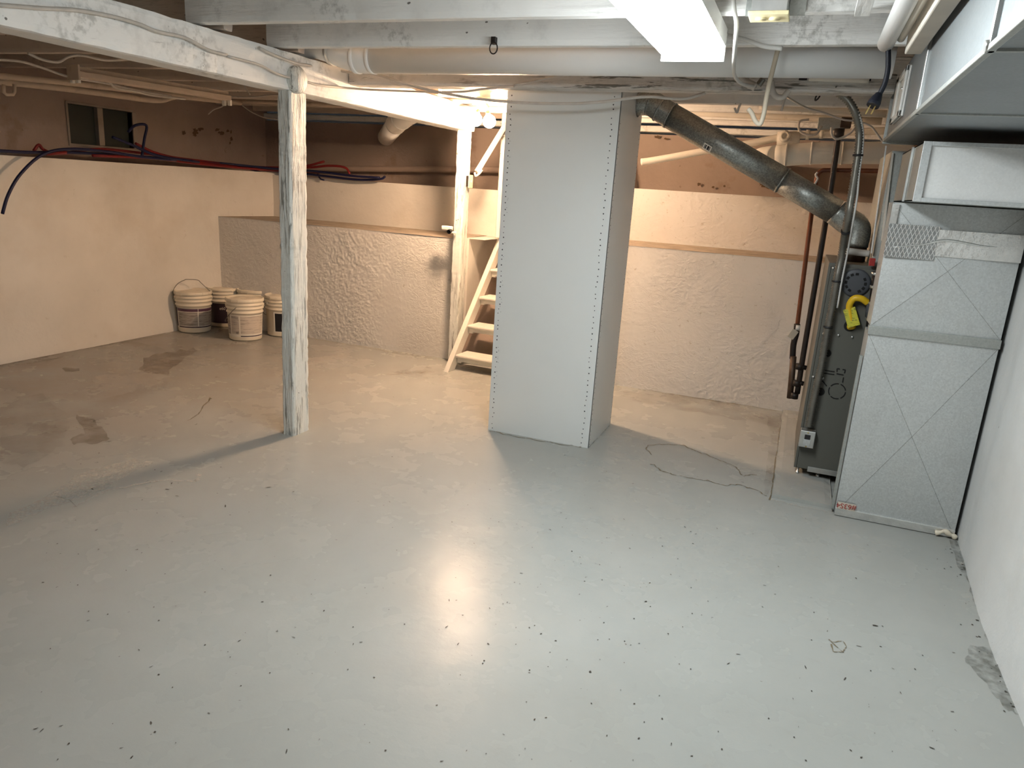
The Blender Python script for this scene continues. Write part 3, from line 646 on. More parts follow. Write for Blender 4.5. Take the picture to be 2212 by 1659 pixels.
# ------------------------------------------------------------------ buckets
def ring_label(mb, r0, r1, z0, z1, a0, a1, mi=0):   # radii grow with height
    mb.lathe((0,0,0), [(r0,z0),(r1,z1)], max(3, int((a1-a0)/.09)), (0,0,1), a0, a1, mi)
def RB(z): return .0965+.0098*(z/.25)
def bucket(px, py, lab, style, handle, rot, hrot=0.0):
    p = pZ(px, py, -1); rot = math.atan2(-p.y, -p.x)+PI/2+rot
    t = thing('paint_bucket', lab, 'bucket', (p.x, p.y, -1), 'plastic buckets in the corner'); t.scale = (.985,.985,.99); t.rotation_euler = (0,0,rot)
    prof = [(0,.002),(.090,.002),(.0955,.006),(.0965,.012),(RB(.17),.17),(RB(.17)+.006,.172),(RB(.17)+.006,.177),(RB(.18)+.001,.180),(RB(.2)+.001,.195),(RB(.2)+.007,.197),(RB(.2)+.007,.202),(RB(.21)+.001,.205),
            (RB(.22)+.001,.217),(RB(.22)+.007,.219),(RB(.22)+.007,.224),(RB(.23)+.001,.227),(RB(.24)+.001,.246)]
    MB().lathe((0,0,0), prof, 48).build('bucket_body', 'bucket', t, local=True)
    lid = MB().lathe((0,0,0), [(.104,.238),(.1115,.238),(.1125,.243),(.1125,.256),(.109,.259),(.104,.257),(.100,.250),(.070,.250),(.066,.253),(.030,.253),(.026,.250),(0,.250)], 48)
    for k in range(16):
        a = 2*PI*k/16; lid.obox((.1128*math.cos(a), .1128*math.sin(a), .247), (math.cos(a),math.sin(a),0), (-math.sin(a),math.cos(a),0), (0,0,1), .0008, .0012, .008)
    lid.build('lid', 'bucket', t, local=True)
    m = MB(); e = .0009
    def L(z0, z1, a0, a1, mi, ee=e): ring_label(m, RB(z0)+ee, RB(z1)+ee, z0, z1, a0, a1, mi)
    q = -PI/2
    mats = ['lab_white', 'lab_dark', 'lab_purple', 'lab_grey', 'lab_pale', 'lab_black']
    if style == 0:
        L(.034,.158,q-1.6,q+1.6,0); L(.138,.156,q-1.25,q+.1,2,.0014); L(.138,.156,q+.13,q+1.5,2,.0014); L(.046,.134,q-1.2,q+.08,3,.0014); L(.046,.134,q+.14,q+1.5,3,.0014); L(.036,.043,q-1.2,q+1.5,1,.0014); L(.040,.156,q-1.58,q-1.3,1,.0014)
    elif style == 1:
        L(.030,.160,q-1.7,q+1.7,1)
    elif style == 2:
        L(.026,.162,q-1.2,q+1.3,0); L(.04,.160,q-1.9,q-1.05,3,.0012); L(.044,.156,q-.95,q-.42,4,.0014); L(.046,.156,q-.34,q+1.2,4,.0014); L(.030,.036,q-.34,q+1.2,1,.0014)
        for (a, b) in ((-.9,-.46),): L(.140,.152,q+a,q+b,3,.0019)
        for k in range(7): L(.046,.060,q-.62+k*.022,q-.61+k*.022,1,.0021)
        for j in range(20):      # round emblem
            a = 2*PI*j/20; m.obox(((RB(.115)+.002)*math.cos(q-.68+.15*math.cos(a)), (RB(.115)+.002)*math.sin(q-.68+.15*math.cos(a)), .115+.016*math.sin(a)), (1,0,0), (0,1,0), (0,0,1), .0015, .0006, .0015, 3)
        for j in range(9):
            f = j/8-.5; m.obox(((RB(.115)+.002)*math.cos(q-.68+.10*f), (RB(.115)+.002)*math.sin(q-.68+.10*f), .115+.012*math.sin(6*f)), (1,0,0), (0,1,0), (0,0,1), .0022, .0006, .0022, 3)
    elif style == 3:
        L(.026,.165,q-1.3,q+1.3,1); 
        for k in range(4): L(.06+.02*k,.064+.02*k,q-.2,q+1.1,3,.0014)
    else:
        L(.030,.160,q-1.05,q+1.0,0); L(.036,.152,q-.95,q+.9,5,.0014); L(.040,.046,q-.5,q+.2,3,.0019)
    lb = m.build('label_wrap', mats, t, local=True)
    if style == 1:
        R_ = (RB(.13)+.0022)*S
        text_mesh('label_text', 'e60', .036, 'lab_white', lb, None, (1,0,0), (0,0,1),
                  wrap=lambda co: Vector((math.cos(-PI/2-.24+(co.x)/R_)*(R_+co.z), math.sin(-PI/2-.24+(co.x)/R_)*(R_+co.z), .128*S+co.y)))
    for s_ in (-1, 1):
        MB().lathe((s_*(RB(.21)+.001),0,.211), [(.010,0),(.010,.008),(0,.008)], 14, (s_,0,0)).build('handle_ear', 'bucket', t, local=True)
    h = MB(); rr = RB(.21)+.010
    if handle == 'up': pts = [(-rr,0,.211),(-rr-.001,.0,.255),(-.085,.006,.300),(-.045,.008,.322),(-.03,.008,.326),(.03,.008,.322),(.05,.006,.305),(.085,.003,.268),(rr+.001,0,.235),(rr,0,.211)]
    else: pts = [(-rr,0,.211),(-rr-.006,-.03,.18),(-.085,-.085,.125),(0,-.118,.10),(.085,-.085,.125),(rr+.006,-.03,.18),(rr,0,.211)]
    h.tube(pts, .0021, 6); ho = h.build('wire_handle', 'armour', t, local=True); ho.rotation_euler = (0,0,hrot)
    return t
bucket(421, 714, 'white bucket with its wire handle standing up, leftmost against the wall', 0, 'up', .12, .0)
bucket(487, 702, 'bucket with a dark label reading e60, behind the two front buckets', 1, 'x', .1, PI)
bucket(531, 731, 'white bucket with a pale printed label, the one closest to the camera', 2, 'down', .05, -PI/2-.5)
bucket(552, 707, 'bucket mostly hidden at the rear, between the pale label bucket and the post', 3, 'x', 0, PI)
bucket(612, 722, 'bucket with a black label, rightmost and partly hidden behind the wooden post', 4, 'x', .45, PI)

# ------------------------------------------------------------------ water tubing on the ledge
def pex(x, y, dx=0.0):
    X = -3.545+dx; p = pX(x, y, X)
    if p.y > 4.16: p = pY(x, y, 4.16+dx*.5)
    return p
def tubing(pts, mat, lab, off=0.0, r=.0075):
    P = [pex(x, y, off) for x, y in pts]
    o = MB().tube(P, r, 8, sub=5).build('water_tube', mat); tag(o, lab, 'water tube', 'plastic water tubes on the wall ledge'); return o
tubing([(5,462),(18,420),(45,375),(92,334),(150,322),(225,327),(300,338),(380,346)], 'pexb', 'blue tube whose end hangs down over the left wall', .06)
tubing([(-30,324),(60,329),(160,330),(300,338),(430,350),(560,366),(680,378),(770,388),(820,387),(832,381)], 'pexb', 'long dark blue tube running the whole ledge to the rightmost tip', .02)
tubing([(250,336),(360,342),(470,352),(590,364),(680,370),(760,380),(820,384)], 'pexb', 'blue tube lying beneath the long dark blue one', -.03)
tubing([(73,326),(84,313),(95,324),(130,332),(210,322),(300,330),(420,346),(540,360),(660,362),(710,358),(745,362),(756,376)], 'pexr', 'red tube with a sharp peak near the window and a curled right end', -.01)
tubing([(100,333),(143,329)], 'pexr', 'short red tube stub lying left of the window', .05)
tubing([(293,310),(345,333),(440,352),(560,364),(650,360),(700,349)], 'pexr', 'red tube rising to a short raised end just right of the post', .03)
tubing([(200,336),(330,342),(450,356),(590,368),(690,372)], 'pexr', 'red tube at the bottom front of the bundle', .05)
tubing([(277,285),(292,271),(316,271),(312,300),(306,342)], 'pexb', 'blue tube looped up in front of the window like a hook', .04)
tubing([(243,296),(285,313),(340,336),(430,350)], 'pexb', 'dark tube poking up across the right window pane', .07)
tubing([(538,364),(556,370),(574,378)], 'pexb', 'short blue tube end sticking out below the bundle at the corner', .09)
tubing([(686,376),(692,386),(700,389)], 'pexb', 'tiny dark blue hooked tube end just right of the post', .05, .005)

# ------------------------------------------------------------------ far left ceiling clutter
old = thing('fluorescent_fixture', 'old unlit painted fluorescent strip fixture hung below joists at left', 'light fixture', tuple(pZ(320,180,.34)))
a, b = pZ(162,160,.345), pZ(490,212,.345)
d = (b-a).normalized(); sd = d.cross(Vector((0,0,1))).normalized()
MB().bar(a, b, .075, .022).build('channel', 'pipe_left', old, .003)
MB().bar(a+Vector((0,0,.020)), b+Vector((0,0,.020)), .034, .022).build('ballast_cover', 'pipe_left', old, .003)
for e in (a, b):
    for s_ in (-1, 1):
        MB().obox(e+sd*.022*s_-Vector((0,0,.022)), d, sd, (0,0,1), .006, .010, .014).build('tube_socket', 'white_plastic', old, .002)
MB().obox(a-d*.006+Vector((0,0,.005)), d, sd, (0,0,1), .004, .045, .030).build('end_plate', 'pipe_left', old)
def pipe(nm, pts, r, mat, lab, cat, seg=12, group=None, rings=None, cat_=True):
    m = MB().tube(pts, r, seg, sub=6, cat=cat_)
    for (t, w, k) in (rings or ()):
        i = t; a = Vector(pts[i]); b = Vector(pts[min(i+1, len(pts)-1)]) if i+1 < len(pts) else Vector(pts[i]); 
        dd = (Vector(pts[i+1])-a).normalized() if i+1 < len(pts) else (a-Vector(pts[i-1])).normalized()
        m.tube([a-dd*w, a+dd*w], r*k, seg, True)
    return tag(m.build(nm, mat), lab, cat, group)
def Xs(l, X): return [pX(x, y, X) for x, y in l]
def Ys(l, Y): return [pY(x, y, Y) for x, y in l]
g = 'painted pipes under the left joists'
pipe('painted_pipe', Xs([(-40,160),(120,176),(260,192),(420,212),(520,222)], -3.35), .014, 'pipe_left', 'upper of the two long painted pipes above the window', 'pipe', group=g)
pipe('painted_pipe', Xs([(-40,172),(120,189),(230,203),(335,217),(372,210),(415,202),(470,210)], -3.42), .015, 'pipe_left', 'lower painted pipe above the window with a kink right of it', 'pipe', group=g)
pipe('painted_pipe', Ys([(440,216),(600,222),(760,229),(850,233)], 3.95), .012, 'pipe_left', 'painted pipe running behind the lone post under the joists', 'pipe', group=g)
g2 = 'loose cables under the left joists'
for k, (pts, Xc, lab) in enumerate((
    ([(-30,128),(40,132),(90,146),(150,166),(230,180),(300,196),(370,208)], -3.0, 'cable sagging along the far left under the joists'),
    ([(60,115),(90,128),(125,134),(150,122),(180,120),(230,130),(290,127)], -2.7, 'thin cable drooping in a wave above the old fixture'),
    ([(160,165),(230,175),(250,190),(290,197),(330,206),(400,214)], -2.95, 'cable threading along the underside of the old fixture'))):
    pipe('ceiling_cable', Xs(pts, Xc), .005, 'cable', lab, 'cable', 8, g2)
pipe('ceiling_cable', Ys([(527,175),(530,190),(540,204)], 3.3), .004, 'cable', 'short cable drop hanging left of the lone post', 'cable', 8, g2)
pipe('ceiling_cable', Ys([(495,208),(540,210),(590,206),(660,205)], 3.5), .004, 'cable', 'cable running level from the old fixture to behind the post', 'cable', 8, g2)
pipe('ceiling_cable', Ys([(518,224),(545,243),(575,255),(600,258)], 3.9), .003, 'cable', 'thin cable slanting down to the left edge of the post', 'cable', 8, g2)
pipe('ceiling_cable', Ys([(487,222),(480,230),(462,237),(450,247)], 3.7), .003, 'cable', 'frayed short wire dangling from the end of the old fixture', 'cable', 8, g2)
pipe('pipe_hanger', Xs([(8,183),(8,200),(14,204),(28,204),(31,199),(31,182)], -3.35), .008, 'pipe_left', 'square painted loop bracket hanging at the left edge', 'hanger', 8, cat_=False)
# round sleeve between beam and post
bs = thing('end_cap', 'rounded white cap bulging from the beam above the lone post', 'cap', (-1.74, 2.31, .30))
MB().lathe((-1.746,2.295,.318), [(.046,0),(.046,.016),(.040,.024),(.020,.029),(0,.030)], 32, (1,0,0)).build('cap', 'wood_z', bs)

# ------------------------------------------------------------------ round white ducts
rd = thing('round_duct', 'long round white duct running level behind the second joist', 'duct', (-.7, 2.43, .36))
yd, zd, rr_ = 2.415, .412, .054
MB().tube([(-1.50,yd,zd),(.16,yd,zd)], rr_, 32, cat=False).build('duct_pipe', 'duct_white', rd)
MB().tube([(-1.50,yd,zd),(-1.56,yd,zd+.002),(-1.64,yd+.005,zd+.022),(-1.72,yd+.02,zd+.045),(-1.80,yd+.025,zd+.054),(-2.1,yd+.025,zd+.055)], rr_, 32).build('duct_elbow', 'duct_white', rd)
for x in (-1.50, -1.565):
    MB().tube([(x-.008,yd,zd+.001),(x+.008,yd,zd)], rr_*1.04, 32, cat=False).build('duct_joint', 'duct_white', rd)
MB().tube([(-1.655,yd+.006,zd+.026),(-1.672,yd+.008,zd+.031)], rr_*1.06, 32, cat=False).build('foil_collar', 'foil', rd)
d2 = thing('round_duct', 'short round painted duct slanting from under the beam to the upper wall', 'duct', (-2.3, 4.1, .25))
q0, q1, q2, q3 = pY(905,232,3.55), pY(868,256,3.75), pY(855,268,3.95), pY(834,296,4.58)
MB().tube([q0, q1, q2], .058, 28).build('duct_elbow', 'duct_white', d2)
MB().tube([q2, q3], .056, 28, cat=False).build('duct_pipe', 'duct_white', d2)
for q, e in ((q1, q2-q0), (q2, q3-q2)):
    e = e.normalized(); MB().tube([q-e*.005, q+e*.005], .060, 28, cat=False).build('duct_joint', 'duct_white', d2)

# ------------------------------------------------------------------ pipes by the bulbs
g3 = 'white pipes lit by the bulbs'
pipe('painted_pipe', Ys([(930,217),(1000,219),(1118,222)], 3.62), .010, 'pipe_white', 'upper slim white pipe just above the bulbs', 'pipe', group=g3)
pipe('painted_pipe', Ys([(930,233),(1000,235),(1118,238)], 3.62), .013, 'pipe_white', 'lower slim white pipe just above the bulbs', 'pipe', group=g3)
pipe('wall_pipe', Ys([(640,363),(800,365),(980,366),(1110,367)], 4.52), .020, 'wall_upper', 'thick dark pipe along the dark upper wall behind the stairs', 'pipe')

# ------------------------------------------------------------------ cables in front
g4 = 'painted cables strung under the front joists'
pipe('ceiling_cable', [pX(x, y, -1.735) for x, y in ((-10,10),(90,18),(165,22),(240,35),(300,52),(340,68),(400,82),(450,108),(490,119))], .005, 'cable', 'cable stapled along the upper face of the beam', 'cable', 8, g4)
pipe('ceiling_cable', [pX(x, y, -1.733) for x, y in ((490,121),(560,140),(600,160),(660,176),(690,184))]+Ys([(760,191),(830,195),(940,199),(1000,198),(1045,192),(1110,187)], 2.62)[-6:], .004, 'cable', 'thin cable leaving the beam and passing left of the chase top', 'cable', 8, g4)
pipe('ceiling_cable', [pX(x, y, -1.733) for x, y in ((560,103),(590,118),(640,137),(665,141))]+Ys([(700,148),(770,158),(810,160),(850,172),(900,188),(1000,209),(1110,221),(1225,224),(1300,220),(1370,211),(1410,209),(1440,212),(1480,213),(1523,201)], 2.57), .005, 'cable', 'cable sagging across the top of the grey chase to the flue', 'cable', 8, g4)
pipe('ceiling_cable', Ys([(1110,184),(1150,176),(1185,168),(1240,160),(1290,158),(1350,151)], 2.60), .004, 'cable', 'pale cable climbing to the right across the header', 'cable', 8, g4)
pipe('ceiling_cable', [pY(x, y, Y) for x, y, Y in ((1583,-30,1.835),(1586,20,1.84),(1591,52,1.85),(1588,100,1.93),(1585,152,2.12),(1592,172,2.3),(1606,182,2.45),(1632,186,2.60))], .0050, 'cable_w', 'bright white cable hanging straight down beside the lit fixture', 'cable', 10, g4)
pipe('ceiling_cable', Ys([(1545,72),(1575,77),(1610,86),(1650,100),(1690,105)], 2.19), .006, 'cable_w', 'white cable curving from the lit fixture to a staple on the second joist', 'cable', 10, g4)
pipe('ceiling_cable', Ys([(1681,104),(1672,140),(1662,180),(1655,215),(1650,245),(1642,268),(1632,262),(1624,245),(1616,235)], 2.30), .0065, 'cable_tan', 'tan cable hanging in a long narrow hook shape', 'cable', 10, g4)
pipe('cable_bundle', Ys([(1598,165),(1612,178),(1632,188)], 2.58), .013, 'cable', 'short bundle of painted cable tucked under the header at the hanging white cable', 'cable', 10)
pipe('pipe_strap', Ys([(1638,184),(1643,178),(1648,170)], 2.58), .010, 'armour', 'small rusty pipe strap under the header right of the white cable', 'strap', 8)
pipe('cable_bundle', Ys([(1666,175),(1668,192),(1675,207),(1690,210),(1700,200),(1704,195)], 2.60), .009, 'cable', 'looped cable bundle hanging below the header behind the tan cable', 'cable', 10)
pipe('wire_stub', Ys([(1697,208),(1692,225),(1688,240)], 2.9), .004, 'cable_w', 'short white wire stub pointing down below the looped bundle', 'wire', 8)
pipe('wire_stub', Ys([(1600,223),(1596,232),(1592,243),(1587,233)], 3.0), .004, 'cable_w', 'small v shaped wire left of the tan hanging cable', 'wire', 8)
pipe('ceiling_cable', Ys([(1700,210),(1740,232),(1780,244),(1820,258),(1850,262),(1880,272),(1895,290),(1908,308)], 3.05), .0035, 'cable', 'thin cable sagging from the bundle to the duct corner at right', 'cable', 8, g4)
pipe('ceiling_cable', Ys([(1748,258),(1728,262),(1726,280),(1740,290),(1762,290),(1775,272)], 3.35), .0045, 'cable', 'looped cable under the joist left of the black pipe', 'cable', 8, g4)
pipe('ceiling_cable', Ys([(1796,275),(1797,290),(1806,300),(1822,296),(1840,284),(1850,268)], 3.2), .0045, 'cable', 'curved cable hooking right of the black pipe', 'cable', 8, g4)
pipe('steel_hook', Ys([(1772,200),(1763,208),(1761,217),(1768,212),(1774,200)], 2.75), .0025, 'ironpipe', 'thin wire ring hanging below the header left of the plug', 'hook', 6)
pipe('conduit', Ys([(1748,167),(1800,169),(1878,172)], 2.61), .011, 'pipe_white', 'short white conduit clipped along the header near the plug', 'conduit')
pipe('painted_pipe', Ys([(1640,230),(1760,236),(1915,246)], 3.30), .014, 'pipe_white', 'slim painted pipe passing behind the flexible conduit near the ceiling', 'pipe')
pipe('painted_pipe', Ys([(1395,241),(1500,244),(1640,250),(1905,262)], 3.9), .016, 'pipe_white', 'painted pipe low in the orange lit area behind the flue', 'pipe')
# staple hook with ring on the second joist
hk = thing('ring_hook', 'small rusty hook and ring screwed to the second joist', 'hook', tuple(pY(1067,95,2.21)))
c = pY(1067,88,2.205); MB().box(c.x-.006, c.x+.007, 2.196, 2.214, c.z-.010, c.z+.010).build('plate', 'ironpipe', hk)
c2 = pY(1066,104,2.19); MB().tube([c2+Vector((math.cos(t)*.0125, 0, math.sin(t)*.016)) for t in [2*PI*k/16 for k in range(17)]], .002, 6, cat=False).build('ring', 'ironpipe', hk)

# ------------------------------------------------------------------ outlet on the first joist
ob = thing('outlet_box', 'ivory double outlet under a steel box hanging from the nearest joist', 'outlet', tuple(pY(1660,30,1.83)))
o0, o1 = pY(1620,45,1.83), pY(1702,45,1.83)
zb = o0.z+.002
MB().box(o0.x+.003, o1.x-.003, 1.79, 1.85, zb+.008, zb+.052).build('steel_box', 'steel', ob, .002)
MB().box(o0.x-.002, o1.x+.002, 1.782, 1.857, zb, zb+.008).build('cover_plate', 'ivory', ob, .002)
for k in range(2):
    cx = o0.x+(o1.x-o0.x)*(.3+.36*k)
    MB().lathe((cx,1.818,zb), [(.012,0),(.012,-.003),(0,-.003)], 18).build('receptacle', 'ivory', ob)
MB().box(o0.x-.014, o0.x+.003, 1.848, 1.854, zb+.012, zb+.06).build('mounting_ear', 'galv_dull', ob)
MB().box(o1.x-.002, o1.x+.032, 1.848, 1.854, zb+.012, zb+.06).build('mounting_ear', 'galv_dull', ob)

# ------------------------------------------------------------------ black plug cord
cd = thing('plug_cord', 'black cord with a plug dangling beside the metal duct', 'cord', tuple(pY(1905,170,2.30)))
cp_ = Ys([(1918,98),(1919,120),(1918,150),(1912,178),(1904,196),(1898,207)], 2.05)
MB().tube(cp_, .006, 10).build('cord', 'cord', cd)
a, b = pY(1899,203,2.05), pY(1885,229,2.04)
MB().tube([a, a.lerp(b,.35), a.lerp(b,.75), b], lambda t: .008+.007*min(1, t*1.6), 12).build('plug', 'cord', cd)
dd = (b-a).normalized()
for o_ in (-.006, .006):
    MB().obox(b+dd*.010+Vector((o_,0,0)), dd, (0,1,0), (1,0,0), .012, .004, .0014).build('prong', 'brass', cd)

# ------------------------------------------------------------------ pipes running along the duct toward the camera
g5 = 'painted pipes running toward the camera beside the duct'
pipe('painted_pipe', [(.113,2.06,.383),(.113,.2,.383)], .019, 'duct_white', 'thick white pipe running toward the camera, left of the ducts', 'pipe', 20, g5)
MBx = MB().box(.030, .060, 0.2, 1.84, .395, .409); tag(MBx.build('ceiling_batten', 'wood_y'), 'flat white batten beside the thick white pipe', 'batten')
pipe('painted_pipe', [(.141,2.03,.388),(.141,.2,.388)], .009, 'pipe_white', 'slim beige pipe tucked right of the thick white pipe', 'pipe', 12, g5)
tag(MB().box(.153, .188, .2, 2.02, .352, .400).build('wooden_rail', 'pipe_white', bevel=.004), 'square beige timber rail against the side of the metal duct', 'timber rail')

# ------------------------------------------------------------------ galvanised ducts
md = thing('supply_duct', 'large galvanised overhead duct along the right wall', 'duct', (.4, 1.5, .222))
XD, ZD, Y0, Y1, ZDT = .2, .222, .0, 2.757, .405
MB().box(XD, .605, Y0, Y1, ZD, ZDT).build('duct_body', 'galv_duct', md, .004)
for y in (1.975, 1.235):
    MB().box(XD-.006, XD+.004, y-.008, y+.008, ZD-.004, ZDT).build('drive_cleat', 'steel', md, .002)
    MB().box(XD-.004, .605, y-.004, y+.004, ZD-.004, ZD+.002).build('seam', 'galv_dull', md, .001)
MB().bar((XD-.002,Y0,ZD+.001), (XD-.002,Y1,ZD+.001), .010, .010).build('corner_seam', 'galv_dull', md, .002)
MB().box(XD-.008, .605, Y1-.012, Y1+.004, ZD-.010, ZDT).build('end_flange', 'galv_dull', md, .002)
MB().tube([(XD-.004,1.235,ZD+.004),(XD-.010,1.235,ZD+.003)], .008, 12, cat=False).build('rivet', 'steel', md)
# cover plate on its side
pl = thing('access_plate', 'white framed rectangular plate on the side of the overhead duct', 'plate', (XD-.006, 2.3, .26))
A0, A1, A2, A3 = pX(1971,139,XD), pX(1947,175,XD), pX(1932,270,XD), pX(1953,247,XD)
ya, yb = (A0.y+A3.y)/2, (A1.y+A2.y)/2; za, zb_ = (A2.z+A3.z)/2, (A0.z+A1.z)/2
MB().box(XD-.006, XD, ya, yb, za, zb_).build('plate', 'white_plastic', pl, .003)
w = .035
for (a, b, c_, d_) in ((ya, ya+w, za, zb_), (yb-w*1.6, yb, za, zb_), (ya, yb, za, za+.016), (ya, yb, zb_-.016, zb_)):
    MB().box(XD-.013, XD-.006, a, b, c_, d_).build('raised_rim', 'white_plastic', pl, .003)
for z in (za+.05,): MB().lathe((XD-.013,ya+w/2,z+.02), [(.005,0),(.004,.004),(0,.005)], 12, (-1,0,0)).build('screw', 'steel', pl)
# return drop against the wall
pn = thing('return_drop', 'tall galvanised return duct standing on the floor by the right wall', 'duct', (.42, 2.6, -1))
px0, px1, py0, py1, pzt, pzs = .240, .598, 2.556, 2.70, .030, -.362
def crossbreak(x0, x1, z0, z1, y, nm):
    m = MB(); c = ((x0+x1)/2, y-.011, (z0+z1)/2); P = [(x0,y,z0),(x1,y,z0),(x1,y,z1),(x0,y,z1)]
    m.add(P+[c], [(0,1,4),(1,2,4),(2,3,4),(3,0,4)]); Q = [(x,py1,z) for (x, _, z) in P]
    m.add(P+Q, [(0,4,5,1),(1,5,6,2),(2,6,7,3),(3,7,4,0),(4,7,6,5)]); o = m.build(nm, 'galv', pn)
    k = MB()
    for q in P: k.bar(Vector(q), Vector(c), .0010, .0010, (0,1,0))  # slim dark bars paint the shading along the folds
    k.build('crease_shade', 'flue', pn); return o
crossbreak(px0, px1, -.995, pzs-.012, py0, 'lower_section')
crossbreak(px0, px1, pzs+.012, pzt, py0, 'upper_section')
MB().box(px0-.004, px1+.002, py0-.008, py0+.02, pzs-.014, pzs+.014).build('seam_cleat', 'galv_dull', pn, .002)
MB().box(px0, px1, py0-.006, py0+.01, -.998, -.972).build('bottom_flange', 'foil', pn, .002)
MB().box(px0-.012, px0-.002, py0+.012, py0+.030, -.985, -.45).build('side_flange', 'galv_dull', pn, .001)
MB().tube([(px1-.055,py0-.010,-.990),(px1-.045,py0-.012,-.986),(px1-.030,py0-.012,-.978),(px1-.018,py0-.014,-.984),(px1-.006,py0-.014,-.987),(px1+.002,py0-.012,-.992)], lambda t: .005+.004*abs(math.sin(t*7.3+1)), 10).build('sealant_lump', 'bucket', pn)
def tapez(x, y): return pY(x, y, py0).z
MB().box(px0-.002, px0+.135, py0-.014, py0-.009, tapez(1990,560), tapez(1990,487)).build('foil_tape', 'hatch', pn)
MB().box(px0+.135, px1, py0-.013, py0-.009, tapez(2130,562), tapez(2130,503)).build('foil_tape', 'foil', pn)
MB().tube([(px0+.02,py0-.014,tapez(1945,535)),(px0+.10,py0-.015,tapez(2000,528)),(px0+.16,py0-.016,tapez(2060,520)),(px0+.25,py0-.014,tapez(2120,531)),(px0+.29,py0-.013,tapez(2150,533))], lambda t: .003*math.sin(PI*min(1,max(.05,t)))+.0006, 8).build('tape_wrinkle', 'foil', pn)
MB().box(px0-.003, px0+.016, py0-.013, py0-.006, tapez(1930,490), pzt-.004).build('foil_tape', 'foil', pn)
stk = MB().box(px0+.004, px0+.060, py0-.0075, py0-.0055, -.972, -.948).build('sticker', 'lab_pale', pn)
cc = M((px0+.032, py0-.0078, -.960))
text_mesh('sticker_text', '#63S4', .034, 'red', stk, cc-ORG[pn.name], (-1,0,0), (0,0,-1))
# horizontal box with recessed panel above the drop
bo = thing('return_box', 'short galvanised duct box with a bright end panel above the tall return', 'duct', (.43, 2.4, .034))
bx0, bx1, by0, by1, bz0, bz1 = .262, .606, 2.30, 2.80, .034, .187
ts = MB()
for (a, b, c_, d_) in ((bx0, bx0+.003, bz0, bz1), (bx1-.003, bx1, bz0, bz1)): ts.box(a, b, by0, by1, c_, d_)
ts.box(bx0, bx1, by0, by1, bz0, bz0+.003); ts.box(bx0, bx1, by0, by1, bz1-.003, bz1); ts.box(bx0, bx1, by1-.003, by1, bz0, bz1)
ts.build('box_shell', 'galv_dull', bo)
fr = MB(); fr.box(bx0-.002, bx0+.018, by0-.005, by0+.002, bz0-.001, bz1+.001); fr.box(bx0+.0185, bx1, by0-.004, by0+.002, bz0-.001, bz0+.010); fr.box(bx0+.0185, bx1, by0-.004, by0+.002, bz1-.010, bz1+.001)
fr.build('flange_frame', 'galv', bo, .001)
MB().box(bx0+.018, bx1-.004, by0+.004, by0+.008, bz0+.009, bz1-.009).build('end_panel', 'panel', bo)
MB().bar((bx0-.004,by0+.20,bz0), (bx0-.004,by0+.20,bz1), .006, .010, (0,1,0)).build('seam', 'steel', bo)

# ------------------------------------------------------------------ furnace
fu = thing('furnace', 'narrow olive grey furnace cabinet squeezed behind the galvanised return duct', 'furnace', (.32, 3.1, -.985))
FX0, FX1, FY0, FY1, FZ0, FZ1 = .100, .56, 2.856, 3.36, -.960, -.185
MB().box(FX0, FX1, FY0+.004, FY1, FZ0, FZ1).build('cabinet', 'furnace', fu, .003)
fdoor = MB().box(FX0+.010, FX1-.01, FY0-.003, FY0+.004, FZ0+.004, FZ1-.012).build('front_door', 'furnace', fu, .002)
MB().box(FX0+.0085, FX0+.0105, FY0-.001, FY0+.005, FZ0+.004, FZ1-.012).build('door_gap', 'dark', fu)
for x in (FX0+.016, FX0+.09, FX1-.05):
    MB().lathe((x, FY0+.02, -.985), [(.007,0),(.007,.006),(.004,.007),(.004,.028)], 12).build('foot', 'steel', fu)
def FP(x, y): return pY(x, y, FY0-.004)
def fpart(nm, mb, mat): return mb.build(nm, mat, fu)
c = FP(1848,611)
m = MB().lathe(c, [(.049,0),(.049,.004),(.043,.007),(.030,.008),(0,.008)], 32, (0,-1,0)); vent_o = m.build('round_vent', 'vent', fu)
m = MB()
for k in range(12):
    a = 2*PI*k/12
    if k in (2, 9): continue
    m.obox(c+Vector((math.cos(a)*.031,-.009,math.sin(a)*.031)), (math.cos(a),0,math.sin(a)), (0,1,0), (-math.sin(a),0,math.cos(a)), .004, .001, .005)
m.build('vent_slots', 'dark', vent_o)
MB().disc(FP(1836,704)+Vector((0,-.001,0)), .020, (0,-1,0), 24).build('hose_hole', 'dark', fdoor)
for (x, y) in ((1800,579),(1779,721),(1811,724),(1841,728),(1757,814),(1778,817)):
    MB().lathe(FP(x, y), [(.005,0),(.004,.004),(0,.005)], 12, (0,-1,0)).build('screw', 'steel', fdoor)
for (x, y, r_) in ((1787,763,.014),(1772,846,.015)): MB().disc(FP(x, y)+Vector((0,-.001,0)), r_, (0,-1,0), 20).build('knockout_hole', 'dark', fdoor)
kn = MB(); c = FP(1808,845)
for k in range(5):
    a0 = 2*PI*k/5+.1
    kn.lathe(c+Vector((0,-.001,0)), [(.0265,0),(.030,0)], 8, (0,-1,0), a0, a0+2*PI/5-.22)
def seg_(x0, y0, x1, y1): kn.bar(FP(x0,y0)+Vector((0,-.001,0)), FP(x1,y1)+Vector((0,-.001,0)), .0035, .001, (0,1,0))
for s_ in ((1782,800,1803,803),(1780,806,1802,809),(1808,796,1808,803),(1809,796,1814,797),(1820,798,1826,799),(1826,799,1824,806),(1807,807,1822,810),(1822,815,1820,826),(1776,822,1786,834)): seg_(*s_)
kn.build('knockout_marks', 'dark', fdoor)
a, b = FP(1741,1030), FP(1800,1042)
